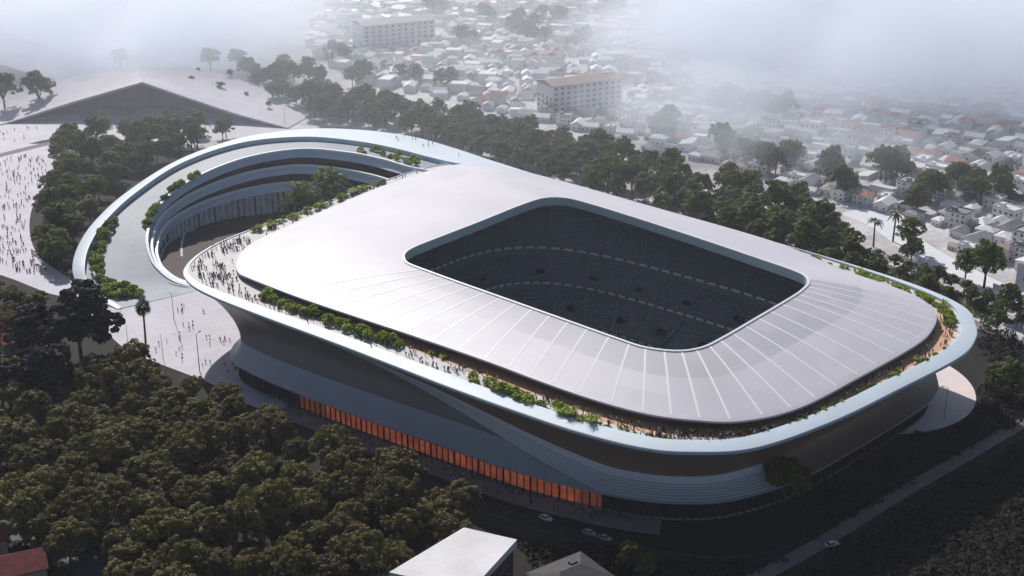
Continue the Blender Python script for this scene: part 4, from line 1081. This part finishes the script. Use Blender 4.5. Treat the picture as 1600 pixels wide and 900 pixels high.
# lean-tos, tanks and yard walls between houses would be lost in the mist; the larger blocks are not
def apartment(px, py, w, d, h, rz, label, roofm, floors, slab=True):
    p = at(px, py); root = empty('apartment_block', (p.x, p.y, 0), rz); tag(root, label, 'building')
    mb = MB(); mb.box((0, 0, -.2), w, d, h + .2); mb.build('wall', M['wallw'], root)
    mb = MB()
    W_, D_ = w / 2 + .7, d / 2 + .7; r = d * .14
    mb.grid([[(-W_, -D_, h), (W_, -D_, h)], [(-W_, -D_, h + .5), (W_, -D_, h + .5)], [(-W_, 0, h + r), (W_, 0, h + r)], [(-W_, D_, h + .5), (W_, D_, h + .5)], [(-W_, D_, h), (W_, D_, h)]])
    for sx in (-1, 1): mb.face([(sx * W_, -D_, h), (sx * W_, D_, h), (sx * W_, D_, h + .5), (sx * W_, 0, h + r), (sx * W_, -D_, h + .5)])
    mb.build('roof', roofm, root)
    fh = h / floors; cnt = 0
    nx = min(int(w // 4.2), 11); ny = max(2, int(d // 4.2))
    for f in range(floors):
        z = f * fh + fh * .3
        for k in range(nx):
            mb = MB(); mb.box((-w / 2 + (k + .5) * w / nx, -d / 2 - .02, z), 2.2, .12, fh * .5); mb.build('window', M['window'], root); cnt += 1
        if cnt < 78:
            for k in range(ny):
                for sx in (-1, 1):
                    mb = MB(); mb.box((sx * (w / 2 + .02), -d / 2 + (k + .5) * d / ny, z), .12, 1.9, fh * .5); mb.build('window', M['window'], root); cnt += 1
    return root
apartment(905, 172, 52, 21, 20, rad(28), 'long pale apartment block with rows of windows and a brownish grey roof behind the belt', RM['tan'], 6)
apartment(616, 72, 62, 24, 20, rad(28), 'largest misty white apartment block with a broad grey roof near the top of the city', RM['grey'], 6)
apartment(1014, 27, 13, 13, 34, rad(28), 'slim dark tower at the top edge of the misty city', RM['grey'], 9)
# low white boundary wall along the yard
def wall(name, label, line, h, t, m, cat='wall'):
    mb = MB(); pts = [Vector(p) for p in line]
    for a, b in zip(pts, pts[1:]):
        d = b - a; mb.box(tuple((a + b) / 2 - Vector((0, 0, .1))), d.length + t, t, h, math.atan2(d.y, d.x))
    root = mb.build(name, m); return tag(root, label, cat)
wall('boundary_wall', 'low white wall running along the white yard behind the rear road', [at(1400, 405), at(1450, 425), at(1512, 448)], 3.2, .5, M['wallw'])
wall('boundary_wall', 'short white wall below the billboard', [at(1552, 452), at(1590, 466)], 3.0, .5, M['wallw'])

# ------------------------------------------------------------------ near buildings
# white-roofed building at the bottom
root = empty('white_roof_building', tuple(uv(-57, -143, 0))); tag(root, 'brown building with a plain white slab roof in front of the stadium', 'building')
Q = [at(725, 826, 14), at(808, 845, 14), at(735, 925, 14), at(608, 896, 14)]
mb = MB(); cen = sum(Q, Vector()) / 4
Qi = [cen + (q - cen) * .93 for q in Q]
mb.prism([(q.x, q.y) for q in Qi], -.2, 12.4); world_part(root, mb, 'wall', mat('brown_brick', (.14, .075, .06), .8, var=.2, scale=.8), recalc=True)
mb = MB(); mb.prism([(q.x, q.y) for q in Q], 12.4, 14.4); world_part(root, mb, 'roof', mat('stained_white_roof', (.66, .655, .67), .7, var=.12, scale=.12, fine=.05), recalc=True)
mb = MB(); a, b = Qi[1], Qi[2]; d = (b - a); n = 9; rz = math.atan2(d.y, d.x); nrm = Vector((math.cos(rz + math.pi / 2), math.sin(rz + math.pi / 2), 0))
for k in range(n):
    for z in (2, 5.4, 8.8):
        mb = MB(); c = a + d * ((k + .5) / n) - nrm * 0; mb.box((c.x, c.y, z), d.length / n * .62, .35, 2.2, rz); world_part(root, mb, 'window', M['window'])
# darker roof right of it
root = empty('grey_roof_house', tuple(at(890, 922))); tag(root, 'grey hip-roofed building partly cut off by the bottom edge beside the white slab roof', 'building')
mb = MB(); mb.box((0, 0, -.2), 17, 13, 5.2); mb.build('wall', mat('dull_wall', (.07, .06, .06), .8, var=.1, scale=.5), root)
mb = MB(); a, b, c, e = (-9.5, -7.5, 5), (9.5, -7.5, 5), (9.5, 7.5, 5), (-9.5, 7.5, 5); t0, t1 = (-3.5, 0, 7.2), (3.5, 0, 7.2)
for f in ([a, b, t1, t0], [b, c, t1], [c, e, t0, t1], [e, a, t0]): mb.face(f)
mb.build('roof', mat('dark_grey_roof', (.05, .047, .055), .7, var=.3, scale=.5), root); root.rotation_euler.z = rad(35)
mb = MB(); mb.box((2.5, 2, 6.1), 2.2, 1.6, 1.2); mb.build('roof_vent', M['steel'], root)
# red roofs on the left
def red_house(px, py, w, d, h, rz, label, z=0):
    p = at(px, py); root = empty('red_roof_house', (p.x, p.y, 0), rz); tag(root, label, 'house')
    mb = MB(); mb.box((0, 0, -.2), w, d, h + .2); mb.build('wall', mat('cream_wall', (.35, .30, .27), .8, var=.1, scale=.5), root)
    W_, D_, r = w / 2 + .6, d / 2 + .6, d * .3; mb = MB()
    mb.grid([[(-W_, -D_, h - .1), (W_, -D_, h - .1)], [(-W_, 0, h + r), (W_, 0, h + r)], [(-W_, D_, h - .1), (W_, D_, h - .1)]])
    mb.grid([[(-W_, -D_, h - .35), (W_, -D_, h - .35)], [(-W_, -D_, h - .1), (W_, -D_, h - .1)]])
    for sx in (-1, 1): mb.face([(sx * w / 2, -d / 2, h - .1), (sx * w / 2, d / 2, h - .1), (sx * w / 2, 0, h + r - .15)], 1)
    mb.build('roof', [mat('red_tile_roof', (.24, .05, .045), .7, var=.35, scale=.6), mat('cream_wall', (.35, .30, .27))], root)
    for x in (-w * .25, w * .25):
        mb = MB(); mb.box((x, -d / 2 - .04, 1.2), 1.4, .15, 1.5); mb.build('window', M['window'], root)
    return root
red_house(25, 905, 16, 11, 5, rad(25), 'red tiled house in the bottom left corner beside the parked cars')
red_house(-20, 860, 11, 9, 5, rad(25), 'red tiled house cut off by the left edge above the corner house')
red_house(25, 545, 12, 9, 5, rad(40), 'pinkish red roof showing between the dark trees at the left edge')
red_house(-5, 520, 10, 8, 5, rad(40), 'red roof cut off by the left edge above the pinkish one')

# ------------------------------------------------------------------ cars
def car(seed, col, cname):
    root = empty('car', (0, 0, -50)); paint = mat('car_paint_' + cname, col, .3, spec=.6)
    sec = [(-2.15, .45, .62, .70), (-2.05, .32, .86, .80), (-1.3, .28, .92, .86), (-.2, .28, .92, .88), (1.0, .28, .90, .87), (1.8, .30, .80, .80), (2.1, .42, .62, .68)]
    mb = MB(); rows = []
    for x, z0, z1, w in sec: rows.append([(x, -w, z0), (x, -w - .02, (z0 + z1) / 2), (x, -w * .94, z1), (x, 0, z1 + .04), (x, w * .94, z1), (x, w + .02, (z0 + z1) / 2), (x, w, z0)])
    mb.grid(rows); mb.face(rows[0][::-1]); mb.face(rows[-1])
    mb.box((-.25, 0, 1.36), 1.75, 1.2, .05); mb.build('body', paint, root, smooth=True)
    mb = MB(); mb.grid([[(-1.75, -.78, .9), (.85, -.8, .9), (.85, .8, .9), (-1.75, .78, .9)], [(-1.1, -.6, 1.36), (.2, -.62, 1.38), (.2, .62, 1.38), (-1.1, .6, 1.36)]], closed=True); mb.build('windows', M['window'], root)
    for x in (-1.3, 1.3):
        for s in (-1, 1):
            mb = MB(); mb.tube((x, s * .68, .32), (x, s * .9, .32), .32, .32, 12); mb.build('wheel', M['dark'], root)
    for s in (-1, 1):
        mb = MB(); mb.box((2.02, s * .55, .58), .12, .32, .14); mb.build('headlight', M['wallw'], root)
    return root
cars = {'black': car(1, (.01, .01, .012), 'black'), 'white': car(2, (.7, .7, .7), 'white'), 'silver': car(3, (.35, .36, .38), 'silver')}
def put_car(col, px, py, rz, label): 
    p = at(px, py); spawn(cars[col], (p.x, p.y, .04), rz, 1.0, label, 'car')
p0, p1 = at(40, 830), at(120, 868); ra = math.atan2((p1 - p0).y, (p1 - p0).x)
for k, (px, py, c, lb) in enumerate(((58, 833, 'black', 'topmost dark car of the row parked by the red house'), (78, 842, 'black', 'second dark car from the top of the row parked by the red house'), (101, 851, 'black', 'third dark car from the top of the row parked by the red house'), (124, 859, 'silver', 'silver grey car at the low end of the row parked by the red house'))): put_car(c, px, py, ra + (0 if k % 2 else math.pi), lb)
rf = math.atan2(-UU.y, -UU.x)
for px, py, c, a, lb in ((742, 766, 'silver', .05, 'silver car on the road under the left end of the lit forecourt'), (853, 812, 'white', .08, 'white car on the road in front of the lit glazing'), (921, 835, 'silver', .15, 'silver car just ahead of the white one near the roadside trees'), (945, 843, 'silver', .15, 'silver car closest to the roadside trees'), (790, 800, 'black', .05, 'dark car on the road behind the white one'), (1300, 853, 'white', 1.1, 'pale car on the path at the dark bottom right')):
    put_car(c, px, py, rf + a, lb)
re = at(1600, 545) - at(1530, 514); rr = math.atan2(re.y, re.x)
for px, py, c, lb in ((1548, 488, 'silver', 'silver car left in the row on the rear road'), (1560, 497, 'white', 'white car in the row on the rear road'), (1578, 504, 'black', 'dark car in the row on the rear road')): put_car(c, px, py, rr, lb)

# ------------------------------------------------------------------ lamp posts
def lamp_post(h):
    root = empty('lamp_post', (0, 0, -50)); mb = MB(); mb.tube((0, 0, -.1), (0, 0, h), .12, .07, 8); mb.build('pole', M['steel'], root)
    mb = MB(); mb.tube((0, 0, h - .1), (1.3, 0, h + .2), .06, .05, 6); mb.build('arm', M['steel'], root)
    mb = MB(); mb.box((1.5, 0, h + .1), .8, .3, .14); mb.build('lamp_head', M['seatband'], root)
    return root
lp = lamp_post(10)
for px, py, s, lb in ((190, 498, .6, 'short lamp post at the plaza edge left of the fan palm'), (201, 546, 1, 'lamp post by the plaza edge just left of the fan palm foot'), (312, 580, 1.5, 'tall lamp post on the plaza in front of the prow'), (272, 500, 1.2, 'lamp post on the plaza between the fan palm and the ramp stairs'), (255, 560, 1, 'lamp post on the plaza right of the fan palm'), (1475, 655, 1.2, 'lamp post on the pink round plaza at the far right corner'), (1585, 530, 1.6, 'dark lamp post by the rear road under the billboard'), (335, 160, 1.4, 'misty lamp post on the slope of the folded pavilion'), (445, 195, 1.2, 'misty lamp post by the foot of the pavilion roof'), (520, 195, 1.2, 'misty lamp post behind the top of the ramp')):
    p = at(px, py); spawn(lp, (p.x, p.y, 0), R.random() * 6, s, lb, 'lamp post')

# ------------------------------------------------------------------ billboard
p = at(1601, 462); bb = empty('billboard', (p.x, p.y, 0), rad(-22)); tag(bb, 'white billboard with a dark round letter at the right edge of the picture', 'billboard')
mb = MB(); mb.box((3.5, 0, 1.5), 16, .5, 13); mb.build('panel', M['wallw'], bb)
for x in (-2, 9):
    mb = MB(); mb.box((x, .5, -.2), .5, .5, 12); mb.build('post', M['steel'], bb)
cu = bpy.data.curves.new('letter', 'FONT'); cu.body = 'O'; cu.size = 5.2; cu.extrude = .04; to = bpy.data.objects.new('letter', cu); C.objects.link(to)
dg = bpy.context.evaluated_depsgraph_get(); lm_ = bpy.data.meshes.new_from_object(to.evaluated_get(dg)); bpy.data.objects.remove(to)
lm_.materials.clear(); lm_.materials.append(mat('letter_ink', (.02, .025, .06), .5))
lo = bpy.data.objects.new('letter', lm_); C.objects.link(lo); lo.parent = bb; lo.location = (-1.7, -.31, 5.8); lo.rotation_euler = (math.pi / 2, 0, 0)

# ------------------------------------------------------------------ haze and low fog banks
mb = MB(); mb.prism([(-1900, -60), (1900, -60), (1900, 3200), (-1900, 3200)], -8, 236)
hz = mb.build('haze', [], recalc=True); hz['kind'] = 'stuff'
hm = bpy.data.materials.new('haze_air'); hm.use_nodes = True; n = hm.node_tree.nodes; n.remove(n['Principled BSDF'])
pv = n.new('ShaderNodeVolumePrincipled'); pv.inputs['Color'].default_value = (*HAZE_COLOR, 1); pv.inputs['Density'].default_value = HAZE_DENSITY; pv.inputs['Anisotropy'].default_value = HAZE_ANISO
hm.node_tree.links.new(pv.outputs[0], n['Material Output'].inputs['Volume']); hz.data.materials.clear(); hz.data.materials.append(hm)
def fog(label, px, py, zc, sx, sy, sz, dens, rz=0, seed=0.0, torn=1.6, scale=.010, base=.28):
    """a low bank of mist: an ellipsoid of air whose density is torn by noise and thins towards its border."""
    p = at(px, py, zc); bm = bmesh.new(); bmesh.ops.create_icosphere(bm, subdivisions=4, radius=1.0)
    me = bpy.data.meshes.new('fog_bank'); bm.to_mesh(me); bm.free(); o = bpy.data.objects.new('fog_bank', me); C.objects.link(o)
    o.location = p; o.scale = (sx, sy, sz); o.rotation_euler = (0, 0, rz)
    m = bpy.data.materials.new('fog_bank_air'); m.use_nodes = True; n = m.node_tree.nodes; l = m.node_tree.links; n.remove(n['Principled BSDF'])
    v = n.new('ShaderNodeVolumePrincipled'); v.inputs['Color'].default_value = (.88, .93, 1, 1); v.inputs['Anisotropy'].default_value = .35
    tc = n.new('ShaderNodeTexCoord'); ln = n.new('ShaderNodeVectorMath'); ln.operation = 'LENGTH'; l.new(tc.outputs['Object'], ln.inputs[0])
    g = n.new('ShaderNodeNewGeometry'); ns = n.new('ShaderNodeTexNoise'); ns.inputs['Scale'].default_value = scale; ns.inputs['Detail'].default_value = 6; ns.inputs['Roughness'].default_value = .55
    of = n.new('ShaderNodeVectorMath'); of.inputs[1].default_value = (seed * 300, seed * 170, 0); l.new(g.outputs['Position'], of.inputs[0]); l.new(of.outputs[0], ns.inputs['Vector'])
    fall = n.new('ShaderNodeMapRange'); l.new(ln.outputs['Value'], fall.inputs[0]); fall.inputs[1].default_value = 1.0; fall.inputs[2].default_value = base; fall.inputs[3].default_value = 0; fall.inputs[4].default_value = 1; fall.interpolation_type = 'SMOOTHSTEP'
    a = n.new('ShaderNodeMath'); a.operation = 'MULTIPLY_ADD'; l.new(ns.outputs['Fac'], a.inputs[0]); a.inputs[1].default_value = torn * 2; a.inputs[2].default_value = 1 - torn * 1.05; a.use_clamp = True
    b = n.new('ShaderNodeMath'); b.operation = 'MULTIPLY'; l.new(a.outputs[0], b.inputs[0]); l.new(fall.outputs[0], b.inputs[1])
    d = n.new('ShaderNodeMath'); d.operation = 'MULTIPLY'; l.new(b.outputs[0], d.inputs[0]); d.inputs[1].default_value = dens
    l.new(d.outputs[0], v.inputs['Density']); l.new(v.outputs[0], n['Material Output'].inputs['Volume']); me.materials.append(m)
    return tag(o, label, 'fog', kind='stuff')
fog('thin low mist spread over the whole city behind the green belt', 1050, 0, 25, 950, 700, 85, .0019, 0, 3, 1.0, .009)
fog('broad white fog bank lying over the right half of the city', 1460, 52, 30, 290, 230, 55, .024, 0, 1, 2.4, .0115, .6)
fog('white fog bank over the hillside left of the city', 150, 25, 30, 235, 190, 50, .017, 0, 2, 2.7, .014, .55)
fog('small wisp of fog drifting over the roofs right of the pale apartment block', 1090, 150, 22, 95, 60, 24, .022, .3, 5, 2.6, .022, .5)
fog('thin wisp of fog drifting low over the houses under the broad bank', 1230, 215, 18, 110, 45, 18, .014, -.3, 6, 2.6, .024, .5)
